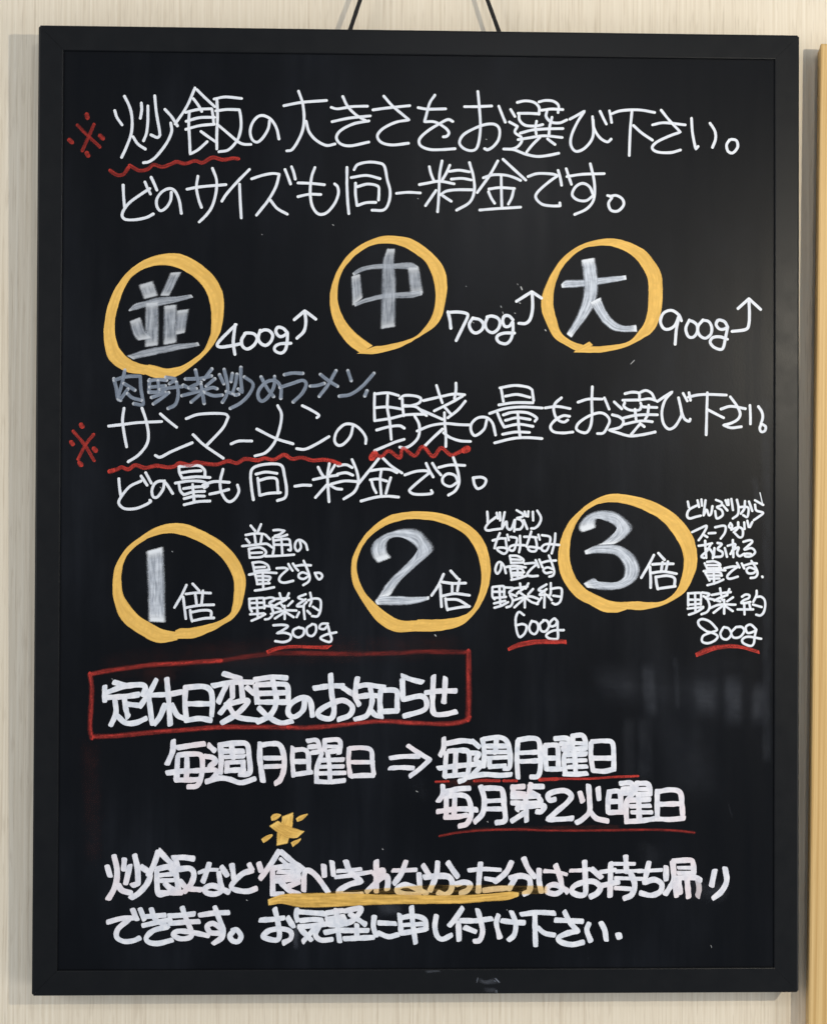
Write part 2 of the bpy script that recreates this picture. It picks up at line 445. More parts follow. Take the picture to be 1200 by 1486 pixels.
# ------------------------------------------------------------------ handwriting
# each line: S = marker stroke (width, coverage, centre line) or B = chisel stroke (two edges); 0.1 mm on the panel, k marks a corner
DATA = {
'line1': ('white', '''
S 26 1 -2403,3125 -2386,3072 -2346,3014
S 26 1 -2328,3239 -2286,3152 -2268,3062 -2273,2949 -2312,2836 -2347,2759
S 26 1 -2259,2921 -2222,2865 -2164,2826
S 26 1 -2196,3187 -2193,3131 -2203,3068
S 26 1 -2145,3165 -2145,3041 -2155,2950 -2177,2891
S 26 1 -2092,3245 -2078,3110 -2055,2985 -2049,2935k -2071,2917 -2119,2937
S 26 1 -1965,3032 -1959,2964 -1998,2873 -2076,2770 -2132,2727 -2176,2718
S 26 1 -2011,3139 -1960,3083 -1914,3012
S 26 1 -1778,3311 -1842,3163 -1931,3026
S 26 1 -1762,3297 -1697,3233 -1623,3166
S 26 1 -1789,3226 -1752,3176 -1724,3128
S 26 1 -1848,3118 -1752,3142 -1645,3149k -1637,3103 -1630,3041
S 26 1 -1820,3124 -1825,3033 -1818,2909 -1812,2790k -1750,2825 -1681,2888
S 26 1 -1844,3047 -1741,3077 -1623,3081
S 26 1 -1847,2984 -1740,3014 -1626,3027
S 26 1 -1729,2969 -1672,2928 -1610,2886
S 26 1 -1627,3226 -1539,3243 -1413,3233
S 26 1 -1606,3223 -1600,3093 -1605,2957 -1604,2832
S 26 1 -1612,3132 -1527,3144 -1429,3143k -1418,3083 -1417,2993 -1445,2902 -1512,2827 -1587,2810
S 26 1 -1600,3025 -1513,2952 -1439,2891 -1391,2871 -1338,2871
S 26 1 -1192,3058 -1203,2995 -1242,2927 -1287,2889 -1327,2909 -1344,2971 -1327,3039 -1283,3091 -1232,3097 -1175,3063 -1136,2996 -1118,2917
S 26 1 -1080,3180 -939,3208 -747,3225
S 26 1 -966,3295 -934,3202 -922,3089 -933,2987 -972,2896 -1016,2833 -1056,2823
S 26 1 -905,3058 -882,2976 -825,2909 -746,2870 -678,2882
S 26 1 -708,3171 -657,3160 -544,3179 -425,3184
S 26 1 -701,3058 -566,3088 -402,3107
S 26 1 -618,3257 -578,3178 -510,3111 -442,3072
S 26 1 -413,3067 -532,3043 -633,2990 -667,2933 -633,2883 -554,2869 -413,2900
S 26 1 -380,3155 -272,3171 -92,3192
S 26 1 -295,3264 -227,3188 -147,3121 -96,3079k -204,3058 -305,3005 -345,2948 -311,2897 -226,2879 -101,2894
S 26 1 -24,3177 50,3166 191,3170
S 26 1 106,3277 66,3214 38,3112 25,3066k 107,3065 186,3022 218,2983 203,2954 175,2948
S 26 1 248,3071 209,3085 141,3050 50,2992 -12,2929 -6,2878 62,2848 153,2846 266,2855
S 26 1 342,3189 447,3191 555,3197
S 26 1 446,3310 458,3185 467,3048 459,2935 437,2860 391,2841 334,2859 302,2904 334,2967 425,3020 515,3051 584,3050 618,3010 612,2936 573,2879 527,2850 502,2858
S 26 1 612,3196 638,3130 663,3071
S 26 1 706,3171 739,3117
S 26 1 697,3072 760,3038k 740,2991 789,2955k 794,2921 766,2881 721,2858 652,2857
S 26 1 652,2857 732,2852 823,2819 914,2801 1005,2810 1087,2828
S 26 1 759,3228 822,3241 890,3230 930,3191 930,3136
S 26 1 765,3141 856,3142 930,3139
S 26 1 771,3137 777,3086 822,3047 902,3042 959,3054
S 26 1 930,3234 981,3246 1044,3240 1084,3207 1081,3152
S 26 1 953,3168 1027,3178 1118,3175
S 26 1 993,3163 987,3117 1027,3075 1093,3069 1150,3093
S 26 1 911,3079 902,3031 908,2980
S 26 1 1033,3112 1016,3043 1010,2981
S 26 1 783,2984 879,3010 993,3020 1119,3024
S 26 1 766,2932 857,2948 971,2965 1113,2953
S 26 1 937,2951 880,2894 834,2836
S 26 1 999,2941 1028,2918 1056,2898
S 26 1 1176,3100 1234,3132 1291,3165k 1234,3075 1189,2972 1183,2895 1222,2845 1285,2865 1343,2929 1362,2999 1355,3121
S 26 1 1359,3095 1368,3025 1413,2955 1471,2922 1502,2944
S 26 1 1415,3164 1441,3109 1464,3065
S 26 1 1489,3170 1500,3116 1506,3078
S 26 1 1502,3144 1579,3171 1719,3180 1848,3161
S 26 1 1668,3169 1656,3041 1650,2913 1647,2817
S 26 1 1681,3054 1745,2997 1829,2941
S 26 1 1832,3062 1925,3080 2091,3065
S 26 1 1901,3178 1963,3102 2053,3007k 1950,2968 1861,2922 1829,2877 1874,2846 1976,2843 2053,2864
S 26 1 2142,3117 2149,3008 2168,2906 2177,2874k 2194,2894
S 26 1 2290,3080 2329,3017 2333,2953 2310,2889
S 26 1 2444,2948 2422,2909 2432,2861 2470,2846 2509,2891 2502,2942 2463,2954 2438,2941'''),
'line2': ('white', '''
S 26 1 -2334,2538 -2330,2454 -2322,2369
S 26 1 -2127,2514 -2199,2466 -2289,2397 -2339,2318 -2321,2273 -2243,2268 -2154,2286 -2098,2315
S 26 1 -2164,2566 -2144,2518 -2121,2473
S 26 1 -2116,2603 -2094,2558 -2071,2504
S 26 1 -1958,2486 -1964,2423 -1997,2367 -2042,2341 -2070,2377 -2070,2434 -2031,2490 -1975,2516 -1930,2497 -1896,2424 -1879,2323
S 26 1 -1835,2513 -1729,2533 -1532,2552
S 26 1 -1751,2615 -1762,2527 -1745,2437 -1722,2372
S 26 1 -1637,2678 -1605,2585 -1610,2483 -1638,2381 -1682,2313 -1738,2256
S 26 1 -1349,2673 -1448,2570 -1526,2479 -1562,2422
S 26 1 -1425,2556 -1419,2429 -1410,2291
S 26 1 -1330,2600 -1245,2629 -1164,2644 -1114,2638k -1141,2538 -1197,2436 -1253,2362 -1291,2314
S 26 1 -1180,2430 -1129,2368 -1050,2324
S 26 1 -1069,2675 -1046,2618 -1026,2564
S 26 1 -1018,2698 -1001,2653 -989,2602
S 26 1 -967,2571 -871,2569 -760,2559
S 26 1 -966,2463 -882,2482 -789,2482
S 26 1 -835,2694 -860,2620 -871,2507 -859,2405 -825,2343 -785,2324 -734,2344 -678,2413 -650,2487 -656,2543 -679,2566
S 26 1 -583,2697 -583,2567 -577,2442 -567,2334
S 26 1 -527,2681 -499,2721 -420,2741 -341,2737 -290,2712 -266,2604 -243,2513 -254,2422 -294,2365 -384,2362
S 26 1 -549,2618 -431,2636 -323,2612
S 26 1 -515,2573 -515,2488 -503,2397k -430,2421 -356,2424
S 26 1 -498,2547 -419,2568 -340,2552 -331,2501 -334,2444
S 26 1 -192,2497 -102,2506 -6,2502
S 26 1 65,2710 79,2653 101,2599
S 26 1 165,2756 147,2654 142,2517 138,2436 132,2356
S 26 1 226,2723 199,2661 169,2610
S 26 1 -12,2568 50,2580 145,2596 260,2577
S 26 1 118,2523 77,2462 37,2403
S 26 1 156,2493 200,2463 238,2439
S 26 1 226,2675 301,2685 379,2673
S 26 1 240,2614 322,2621 396,2609
S 26 1 156,2490 199,2518 281,2530 417,2531
S 26 1 382,2745 414,2629 420,2520 383,2431 282,2369
S 26 1 605,2761 539,2644 444,2510
S 26 1 648,2775 744,2687 826,2613
S 26 1 492,2627 567,2651 662,2650 730,2633 785,2609
S 26 1 632,2638 635,2509 638,2400
S 26 1 537,2538 622,2550 737,2544
S 26 1 533,2515 554,2467 581,2426
S 26 1 733,2544 717,2475 690,2421
S 26 1 465,2371 595,2383 786,2397
S 26 1 846,2641 921,2665 1031,2663 1079,2650k 1004,2595 922,2519 908,2471 956,2423 1031,2410 1100,2411k 1097,2434
S 26 1 1083,2691 1099,2637 1110,2575
S 26 1 1147,2705 1167,2644 1188,2583
S 26 1 1154,2644 1277,2663 1448,2670
S 26 1 1338,2746 1366,2626 1373,2530 1359,2448 1305,2386 1216,2344
S 26 1 1366,2489 1332,2564 1277,2591 1222,2563 1195,2501 1236,2460 1305,2454 1362,2496
S 26 1 1476,2497 1510,2484 1483,2435 1503,2381 1558,2375 1603,2423 1592,2471 1544,2498 1496,2490'''),
'redmark1': ('red', '''
S 30 1 -2693,3006 -2603,2917 -2519,2839
S 30 1 -2565,3013 -2603,2923 -2653,2809
S 42 1 -2621,3090 -2616,3069
S 42 1 -2754,2889 -2737,2874
S 42 1 -2514,2924 -2497,2907
S 42 1 -2618,2787 -2609,2771'''),
'redwave1': ('red', '''
S 33 1 -2434,2653 -2383,2620 -2333,2626 -2294,2678
S 33 1 -2283,2695 -2210,2656 -2142,2668 -2098,2702 -2030,2686 -1963,2709 -1918,2727 -1851,2714 -1772,2737 -1716,2723 -1638,2764 -1559,2748 -1480,2760 -1439,2757'''),
'circle1': ('yel', '''
B 27 1 -2159,1050 -2294,1072 -2388,1121 -2447,1188 -2476,1304 -2477,1431 -2458,1557 -2423,1665 -2370,1765 -2299,1856 -2210,1929 -2111,1979 -2004,2005 -1896,2006 -1797,1969 -1698,1906 -1608,1817 -1553,1709 -1539,1600 -1547,1483 -1569,1392 -1614,1302 -1676,1220 -1757,1147 -1837,1084 -1917,1038 -1998,1015 -2070,1024 -2164,1055 | -2128,1127 -2223,1149 -2294,1193 -2353,1260 -2385,1359 -2390,1467 -2369,1576 -2329,1702 -2272,1806 -2200,1864 -2120,1898 -2030,1912 -1931,1900 -1841,1860 -1751,1797 -1688,1717 -1656,1627 -1642,1527 -1641,1437 -1654,1356 -1694,1256 -1748,1202 -1819,1152 -1891,1119 -1963,1105 -2007,1107 -2034,1114 -2070,1123 -2097,1129'''),
'size1': ('gray', '''
B 27 1 -2209,1762 -2163,1640 | -2101,1794 -2056,1668
B 27 1 -1958,1859 -2042,1669 | -1877,1864 -1970,1669
B 27 1 -2288,1558 -2234,1608 -2154,1631 -2056,1659 -1912,1670 -1796,1684 | -2283,1549 -2216,1566 -2154,1582 -2037,1596 -1912,1624 -1777,1662
B 27 1 -2154,1622 -2156,1262 | -2051,1632 -2053,1276
B 27 1 -2010,1597 -2013,1281 | -1912,1611 -1910,1300
B 27 1 -2278,1477 -2251,1378 -2206,1316 | -2198,1509 -2152,1397 -2098,1334
B 27 1 -1911,1561 -1919,1363 | -1815,1576 -1848,1377
B 27 1 -2299,1198 -2152,1248 -1964,1286 -1739,1310 | -2250,1171 -2124,1199 -1954,1236 -1726,1283'''),
'circle2': ('yel', '''
B 27 1 -474,1233 -569,1301 -651,1409 -697,1526 -715,1643 -698,1770 -653,1888 -581,1998 -491,2076 -392,2131 -284,2162 -175,2160 -67,2138 51,2062 142,1977 197,1878 211,1769 202,1669 171,1533 117,1451 27,1387 -63,1331 -172,1276 -280,1244 -379,1225 -474,1229 | -371,1293 -461,1356 -543,1427 -616,1535 -648,1644 -648,1771 -608,1889 -527,1989 -428,2062 -338,2095 -229,2096 -139,2074 -39,2016 34,1958 79,1877 107,1777 116,1686 108,1596 81,1514 27,1432 -27,1377 -118,1336 -208,1312 -298,1295 -353,1290 -407,1270'''),
'size2': ('gray', '''
B 27 1 -546,1844 -535,1600 | -477,1863 -454,1664
B 27 1 -540,1862 -473,1908 -382,1931 -301,1939 -211,1942 -138,1949 -66,1948 -16,1917 | -527,1840 -464,1876 -382,1895 -301,1900 -210,1901 -138,1900 -84,1895 -29,1892
B 27 1 -102,1916 -78,1694 | -16,1921 21,1704
B 27 1 -530,1622 -426,1668 -309,1699 -210,1711 -83,1721 17,1731 | -517,1600 -426,1632 -309,1663 -210,1670 -83,1671 17,1695
B 27 1 -265,2064 -297,1955 -305,1774 -310,1420 | -204,2065 -211,1956 -196,1774 -200,1439'''),
'circle3': ('yel', '''
B 27 1 1235,1259 1134,1313 1052,1367 998,1467 956,1575 951,1675 988,1785 1042,1894 1124,2004 1233,2087 1342,2133 1451,2154 1542,2155 1652,2127 1771,2069 1853,1974 1904,1883 1916,1765 1913,1638 1886,1510 1836,1418 1754,1363 1654,1308 1535,1271 1408,1250 1235,1250 | 1307,1305 1198,1341 1116,1404 1075,1513 1052,1612 1051,1703 1069,1803 1115,1913 1187,2000 1269,2064 1351,2090 1442,2098 1524,2090 1625,2050 1698,1996 1762,1910 1794,1828 1799,1719 1795,1600 1772,1500 1727,1427 1654,1349 1572,1321 1462,1306 1362,1301 1298,1305
B 27 1 1230,1273 1335,1342 | 1239,1250 1362,1310'''),
'size3': ('gray', '''
B 27 1 1106,1786 1151,1822 1288,1825 1406,1843 1625,1865 | 1110,1763 1197,1766 1288,1773 1425,1793 1630,1831
B 27 1 1269,1987 1288,1851 1288,1705 1243,1559 1152,1391 | 1370,2006 1397,1852 1393,1706 1343,1578 1189,1364
B 27 1 1334,1651 1389,1561 1462,1470 1553,1421 1717,1418 | 1420,1693 1462,1588 1526,1507 1599,1467 1708,1472'''),
'weight1': ('white', '''
S 29 1 -1447,1450 -1503,1397 -1588,1303 -1571,1274 -1491,1283 -1414,1300
S 29 1 -1453,1450 -1465,1348 -1466,1291 -1454,1218
S 29 1 -1370,1385 -1402,1332 -1393,1280 -1353,1260 -1305,1292 -1281,1341 -1305,1378 -1354,1386 -1378,1381
S 29 1 -1257,1407 -1272,1350 -1256,1309 -1215,1289 -1175,1318 -1159,1367 -1184,1403 -1224,1411 -1261,1394
S 29 1 -1050,1396 -1078,1424 -1119,1432 -1135,1399 -1111,1363 -1078,1363 -1042,1392k -1047,1311 -1061,1254 -1094,1229 -1138,1245 -1142,1277 -1102,1302 -1017,1307
S 29 1 -990,1494 -909,1564k -823,1499
S 29 1 -909,1556 -900,1474 -916,1401 -969,1348'''),
'weight2': ('white', '''
S 29 1 216,1564 231,1502 239,1437
S 29 1 216,1560 293,1564 358,1554 372,1532 344,1467 282,1339
S 29 1 412,1518 384,1467 402,1417 438,1399 482,1424 496,1468 467,1504 416,1515
S 29 1 532,1530 511,1475 525,1425 569,1403 612,1433 627,1484 605,1520 561,1534 525,1526
S 29 1 728,1506 699,1535 663,1535 648,1498 663,1455 699,1455 728,1492k 729,1419 714,1354 678,1317 627,1324 602,1353 613,1382 663,1400 740,1401
S 29 1 757,1652 877,1729k 953,1679
S 29 1 880,1722 884,1602 866,1515 830,1478 776,1478'''),
'weight3': ('white', '''
S 28 1 2064,1509 2041,1556 1986,1590 1924,1570 1897,1508 1916,1454 1955,1439 2010,1470 2048,1556k 2025,1447 2014,1323
S 28 1 2126,1514 2099,1448 2118,1386 2157,1379 2188,1417 2188,1472 2157,1502 2126,1510
S 28 1 2235,1515 2196,1464 2204,1402 2251,1371 2297,1403 2305,1457 2282,1503 2235,1515
S 28 1 2433,1462 2406,1504 2359,1516 2340,1481 2367,1446 2406,1446 2433,1466k 2414,1373 2399,1303 2375,1283 2321,1302 2293,1341 2313,1376 2367,1384 2430,1365
S 28 1 2515,1610 2601,1688k 2694,1604
S 28 1 2601,1684 2605,1568 2601,1490 2577,1444 2468,1427'''),
'line3': ('gry', '''
S 33 1 -2396,1017 -2378,945 -2364,864 -2346,851
S 33 1 -2392,1008 -2302,1036 -2191,1041k -2186,946 -2172,865 -2171,816 -2238,824
S 33 1 -2312,1085 -2333,981 -2351,918 -2360,864
S 33 1 -2316,981 -2235,932
S 33 1 -2288,937 -2346,855
S 33 1 -2288,901 -2248,869 -2185,852
S 33 1 -2119,1010 -2123,920
S 33 1 -2123,1005 -2052,1015 -1989,1011
S 33 1 -2114,956 -1998,966
S 33 1 -2118,915 -2033,920 -1988,943
S 33 1 -2052,1001 -2042,911
S 33 1 -2100,875 -1997,911
S 33 1 -2086,825 -2015,875 -1970,912
S 33 1 -1989,1033 -1917,1020 -1962,984
S 33 1 -2033,938 -1944,952 -1863,962
S 33 1 -1908,993 -1894,903 -1916,822 -1970,790
S 33 1 -1837,1021 -1720,1026 -1639,1045
S 33 1 -1761,1089 -1738,994
S 33 1 -1635,1099 -1693,1022
S 33 1 -1854,971 -1791,940 -1755,945
S 33 1 -1809,953 -1720,994
S 33 1 -1612,1022 -1675,968
S 33 1 -1863,890 -1710,931 -1630,954 -1594,946
S 33 1 -1715,976 -1692,832
S 33 1 -1701,918 -1791,841
S 33 1 -1683,914 -1620,891 -1553,896
S 33 1 -1572,1054 -1540,987
S 33 1 -1536,1095 -1509,969 -1517,897 -1548,842
S 33 1 -1517,924 -1441,897
S 33 1 -1473,1064 -1482,1005
S 33 1 -1437,1057 -1449,983 -1468,915
S 33 1 -1406,1112 -1405,1013 -1395,919k -1424,943
S 33 1 -1449,898 -1424,903
S 33 1 -1376,1038 -1311,984 -1340,904 -1409,834 -1485,793
S 33 1 -1247,1039 -1202,955 -1152,890
S 33 1 -1143,1044 -1148,965 -1192,885 -1241,850 -1271,885 -1261,944 -1202,1004 -1133,1010 -1093,955 -1093,876
S 33 1 -1064,1060 -1005,1073 -925,1071
S 33 1 -1098,960 -1004,991 -925,1016 -895,986 -925,917 -994,847
S 33 1 -860,972 -806,977 -756,992
S 33 1 -663,1092 -727,978 -791,893
S 33 1 -782,1062 -717,1012 -652,973
S 33 1 -568,1093 -543,1019
S 33 1 -632,894 -548,909 -459,969 -365,1074
S 33 1 -419,935 -434,900'''),
'line4': ('white', '''
S 26 1 -2434,648 -2318,662 -2211,676 -2023,686
S 26 1 -2316,788 -2327,693 -2313,585 -2294,487
S 26 1 -2176,789 -2144,694 -2125,587 -2138,505 -2200,424 -2280,370
S 26 1 -2032,745 -1974,695 -1906,642
S 26 1 -2070,420 -2030,407 -1941,453 -1784,521
S 26 1 -1830,710 -1745,742 -1629,752 -1530,748 -1503,725k -1547,635 -1668,504
S 26 1 -1776,584 -1690,503 -1541,401
S 26 1 -1479,514 -1421,536 -1319,537
S 26 1 -1117,816 -1087,747 -1101,637 -1140,528 -1209,448 -1293,420
S 26 1 -1279,631 -1131,558 -997,517
S 26 1 -924,817 -855,783 -795,744 -810,724
S 26 1 -967,479 -903,475 -824,510 -715,575
S 26 1 -527,661 -546,581 -596,521 -640,506 -670,541 -656,610 -596,670 -527,671 -467,631 -427,572 -427,522
S 26 1 -358,918 -360,805 -357,703
S 26 1 -358,912 -256,922 -171,902
S 26 1 -141,874 -137,806 -129,744
S 26 1 -352,805 -256,811 -143,795
S 26 1 -351,703 -233,721 -109,750 38,756
S 26 1 -256,901 -258,805 -238,692 -226,557
S 26 1 -340,629 -255,653 -165,664 -125,645
S 26 1 -356,466 -277,500 -198,534 -125,557
S 26 1 -160,879 -121,902 -41,899 4,880 -7,846 -64,823 -131,817
S 26 1 -120,823 -30,812 27,762 50,745
S 26 1 -7,795 84,756 174,717
S 26 1 -41,739 -7,671 -12,580 -62,518 -119,489 -158,495
S 26 1 27,863 174,898 264,916 349,911
S 26 1 128,983 151,910 174,847
S 26 1 281,1001 281,944 270,882
S 26 1 332,899 242,848 112,783
S 26 1 355,860 298,792 219,729
S 26 1 191,814 242,757
S 26 1 191,768 195,672 203,582 203,503
S 26 1 -23,623 84,666 197,683 310,675 395,673
S 26 1 175,638 107,575 39,507
S 26 1 186,610 231,576 311,548 396,543
S 26 1 525,714 503,640 435,589 401,628 406,685 457,730 525,731 571,686 594,595
S 26 1 627,967 740,987 842,976 882,954k 894,869
S 26 1 638,958 655,862
S 26 1 672,902 763,916 865,894
S 26 1 621,833 740,851 888,851
S 26 1 548,765 672,805 809,817 961,810
S 26 1 610,765 633,709 662,658k 775,681 888,665
S 26 1 656,754 729,775 843,772 917,733 905,706
S 26 1 673,711 763,732 866,719
S 26 1 769,766 777,664 787,585
S 26 1 650,601 752,619 860,617
S 26 1 588,533 730,568 843,576 959,569
S 26 1 986,811 1081,823 1181,807
S 26 1 1113,891 1067,850 1052,804 1068,741 1100,709 1136,700 1163,716
S 26 1 1177,746 1127,750 1063,714 1027,663 1054,623 1127,614 1204,622
S 26 1 1245,858 1327,883 1436,884
S 26 1 1358,979 1354,870 1356,752 1345,670 1314,620 1264,624 1232,651 1254,697 1327,747 1409,775 1464,761 1495,716 1477,662 1446,616 1400,611
S 26 1 1454,893 1472,852 1491,805
S 26 1 1532,862 1591,808
S 26 1 1518,760 1573,744 1605,708 1578,662 1491,639k 1564,617 1655,594 1755,604 1856,626
S 26 1 1618,928 1673,940 1727,931 1732,881
S 26 1 1600,876 1728,879
S 26 1 1614,855 1609,826 1655,799 1728,799 1746,827
S 26 1 1732,936 1782,954 1828,932 1851,886
S 26 1 1728,877 1810,889 1864,873
S 26 1 1741,854 1755,827 1810,822 1869,820
S 26 1 1696,804 1705,726
S 26 1 1805,836 1796,763 1778,727
S 26 1 1605,735 1691,755 1783,763 1874,762
S 26 1 1609,685 1710,708 1774,713 1833,707
S 26 1 1737,690 1669,608
S 26 1 1746,686 1769,668
S 26 1 1874,868 1928,905 1992,945k 1937,882 1910,791 1920,700 1961,651 2011,669 2056,738 2066,783 2042,897
S 26 1 2065,788 2088,733 2125,711 2134,729
S 26 1 2079,933 2111,874
S 26 1 2125,938 2137,879
S 26 1 2120,904 2202,922 2294,926 2422,922
S 26 1 2271,939 2267,812 2262,607
S 26 1 2271,807 2331,776 2399,742
S 26 1 2381,811 2459,833 2573,815
S 26 1 2454,908 2504,840 2532,777 2514,731 2459,699 2399,683k 2459,663 2541,672
S 26 1 2610,841 2614,759 2614,695
S 26 1 2678,832 2706,787 2711,742 2697,696
S 26 1 2697,687 2688,659 2701,632 2729,641 2735,673 2711,691'''),
'line5': ('white', '''
S 26 1 -2353,235 -2347,165 -2336,100
S 26 1 -2181,219 -2267,176 -2330,100 -2352,46 -2308,3 -2223,3 -2148,31 -2105,58 -2110,69
S 26 1 -2179,257 -2133,187
S 26 1 -2144,284 -2100,203
S 26 1 -1998,220 -2009,155 -2051,96 -2084,96 -2095,144 -2074,198 -2031,220 -1988,204 -1933,123
S 26 1 -1886,334 -1881,285 -1859,242
S 26 1 -1881,334 -1806,340 -1730,342 -1687,308 -1682,265
S 26 1 -1864,286 -1795,297 -1714,302
S 26 1 -1859,242 -1751,254 -1644,249
S 26 1 -1912,204 -1805,221 -1697,216 -1660,189 -1686,168
S 26 1 -1886,204 -1874,145 -1847,113k -1772,135 -1686,141
S 26 1 -1848,161 -1772,173 -1692,178
S 26 1 -1778,194 -1772,124 -1766,70
S 26 1 -1842,83 -1761,102 -1686,103
S 26 1 -1842,35 -1740,59 -1643,65
S 26 1 -1542,314 -1563,222 -1557,147 -1524,82 -1487,60 -1444,88 -1417,142 -1428,190
S 26 1 -1697,189 -1611,217 -1493,212
S 26 1 -1643,119 -1568,136 -1498,156
S 26 1 -1304,78 -1317,159 -1326,267 -1310,321 -1251,348 -1154,359 -1084,344 -1062,268 -1045,160 -1056,95 -1115,71
S 26 1 -1283,278 -1208,294 -1121,284
S 26 1 -1270,245 -1261,170 -1255,110k -1185,127 -1094,133
S 26 1 -1256,229 -1186,248 -1126,241 -1115,186 -1110,132
S 26 1 -980,184 -916,193 -856,191
S 26 1 -798,334 -776,291 -754,259
S 26 1 -711,362 -724,270 -719,161 -712,64
S 26 1 -668,351 -711,280
S 26 1 -835,237 -732,259 -646,272
S 26 1 -732,194 -818,96
S 26 1 -705,194 -656,167 -613,162
S 26 1 -641,346 -581,355 -533,333
S 26 1 -646,281 -581,292 -527,273
S 26 1 -694,203 -592,227 -489,222
S 26 1 -533,395 -495,303 -483,217 -515,141 -596,86
S 26 1 -322,407 -394,316 -479,208
S 26 1 -290,407 -222,344 -141,292
S 26 1 -398,307 -303,321 -231,317 -181,295
S 26 1 -303,312 -312,235 -302,109
S 26 1 -389,237 -330,244 -262,228
S 26 1 -380,231 -366,181 -343,136
S 26 1 -229,254 -247,200 -266,132
S 26 1 -460,70 -348,100 -257,109 -167,102
S 26 1 -118,277 -32,305 49,310 72,292k 4,237 -68,173 -81,151 -50,128 23,124 95,133 90,156
S 26 1 49,368 76,310 104,263
S 26 1 99,369 130,319 165,278
S 26 1 148,337 239,357 352,354
S 26 1 261,419 284,356 303,284 307,211 276,152 226,120
S 26 1 298,229 275,274 221,288 180,256 185,211 239,188 294,220
S 26 1 420,253 430,203 457,171 502,194 520,239 484,262 420,257'''),
'redwave2': ('red', '''
S 35 1 -2423,294 -2364,310 -2332,326 -2278,310 -2225,343 -2149,322 -2064,339 -1978,328 -1924,334 -1881,361 -1806,345 -1752,367 -1677,357 -1590,352 -1504,379 -1434,363 -1370,396 -1273,386 -1219,402 -1143,392 -1068,430 -1003,398 -928,409 -841,388 -755,394 -690,383 -630,362
S 42 1 -2423,294 -2401,299'''),
'redwave3': ('red', '''
S 33 1 -385,402 -367,443 -304,421 -245,466 -159,412 -132,485 -42,427 21,499 103,423 166,491 239,437 293,451 347,483
S 65 1 -374,416 -358,438
S 60 1 352,474 370,483'''),
'redmark2': ('red', '''
S 30 1 -2709,605 -2623,503 -2547,379
S 30 1 -2553,579 -2612,503 -2670,389
S 42 1 -2648,655 -2642,646
S 42 1 -2723,518 -2715,508
S 42 1 -2547,469 -2537,458
S 42 1 -2658,357 -2649,346'''),
'circle4': ('yel', '''
B 27 1 -1888,-1024 -2026,-1049 -2144,-1005 -2312,-887 -2381,-739 -2397,-601 -2378,-453 -2296,-314 -2188,-220 -2080,-150 -1962,-113 -1844,-113 -1745,-144 -1637,-198 -1528,-267 -1439,-361 -1379,-469 -1358,-578 -1387,-746 -1446,-845 -1534,-905 -1642,-964 -1760,-1009 -1859,-1014 -1903,-1016 | -1898,-960 -1997,-940 -2095,-891 -2194,-827 -2283,-719 -2318,-640 -2326,-502 -2290,-373 -2217,-294 -2129,-234 -2031,-199 -1923,-192 -1804,-223 -1705,-267 -1606,-331 -1527,-410 -1467,-519 -1452,-618 -1466,-766 -1495,-830 -1574,-875 -1682,-905 -1780,-925 -1859,-930 -1879,-935'''),
'multiple1': ('gray', '''
B 27 1 -2133,-323 -2122,-560 -2110,-886 | -2006,-288 -1994,-560 -1987,-891'''),
'times1': ('white', '''
S 24 1 -1822,-594 -1861,-678 -1914,-769
S 24 1 -1846,-688 -1835,-777 -1825,-856
S 24 1 -1773,-584 -1723,-638
S 24 1 -1826,-663 -1733,-653 -1634,-656
S 24 1 -1752,-668 -1742,-742
S 24 1 -1693,-638 -1703,-742
S 24 1 -1831,-772 -1722,-752 -1609,-747
S 24 1 -1791,-792 -1786,-836 -1776,-876
S 24 1 -1781,-806 -1702,-791 -1633,-796 -1628,-846
S 24 1 -1761,-871 -1682,-854 -1608,-850'''),
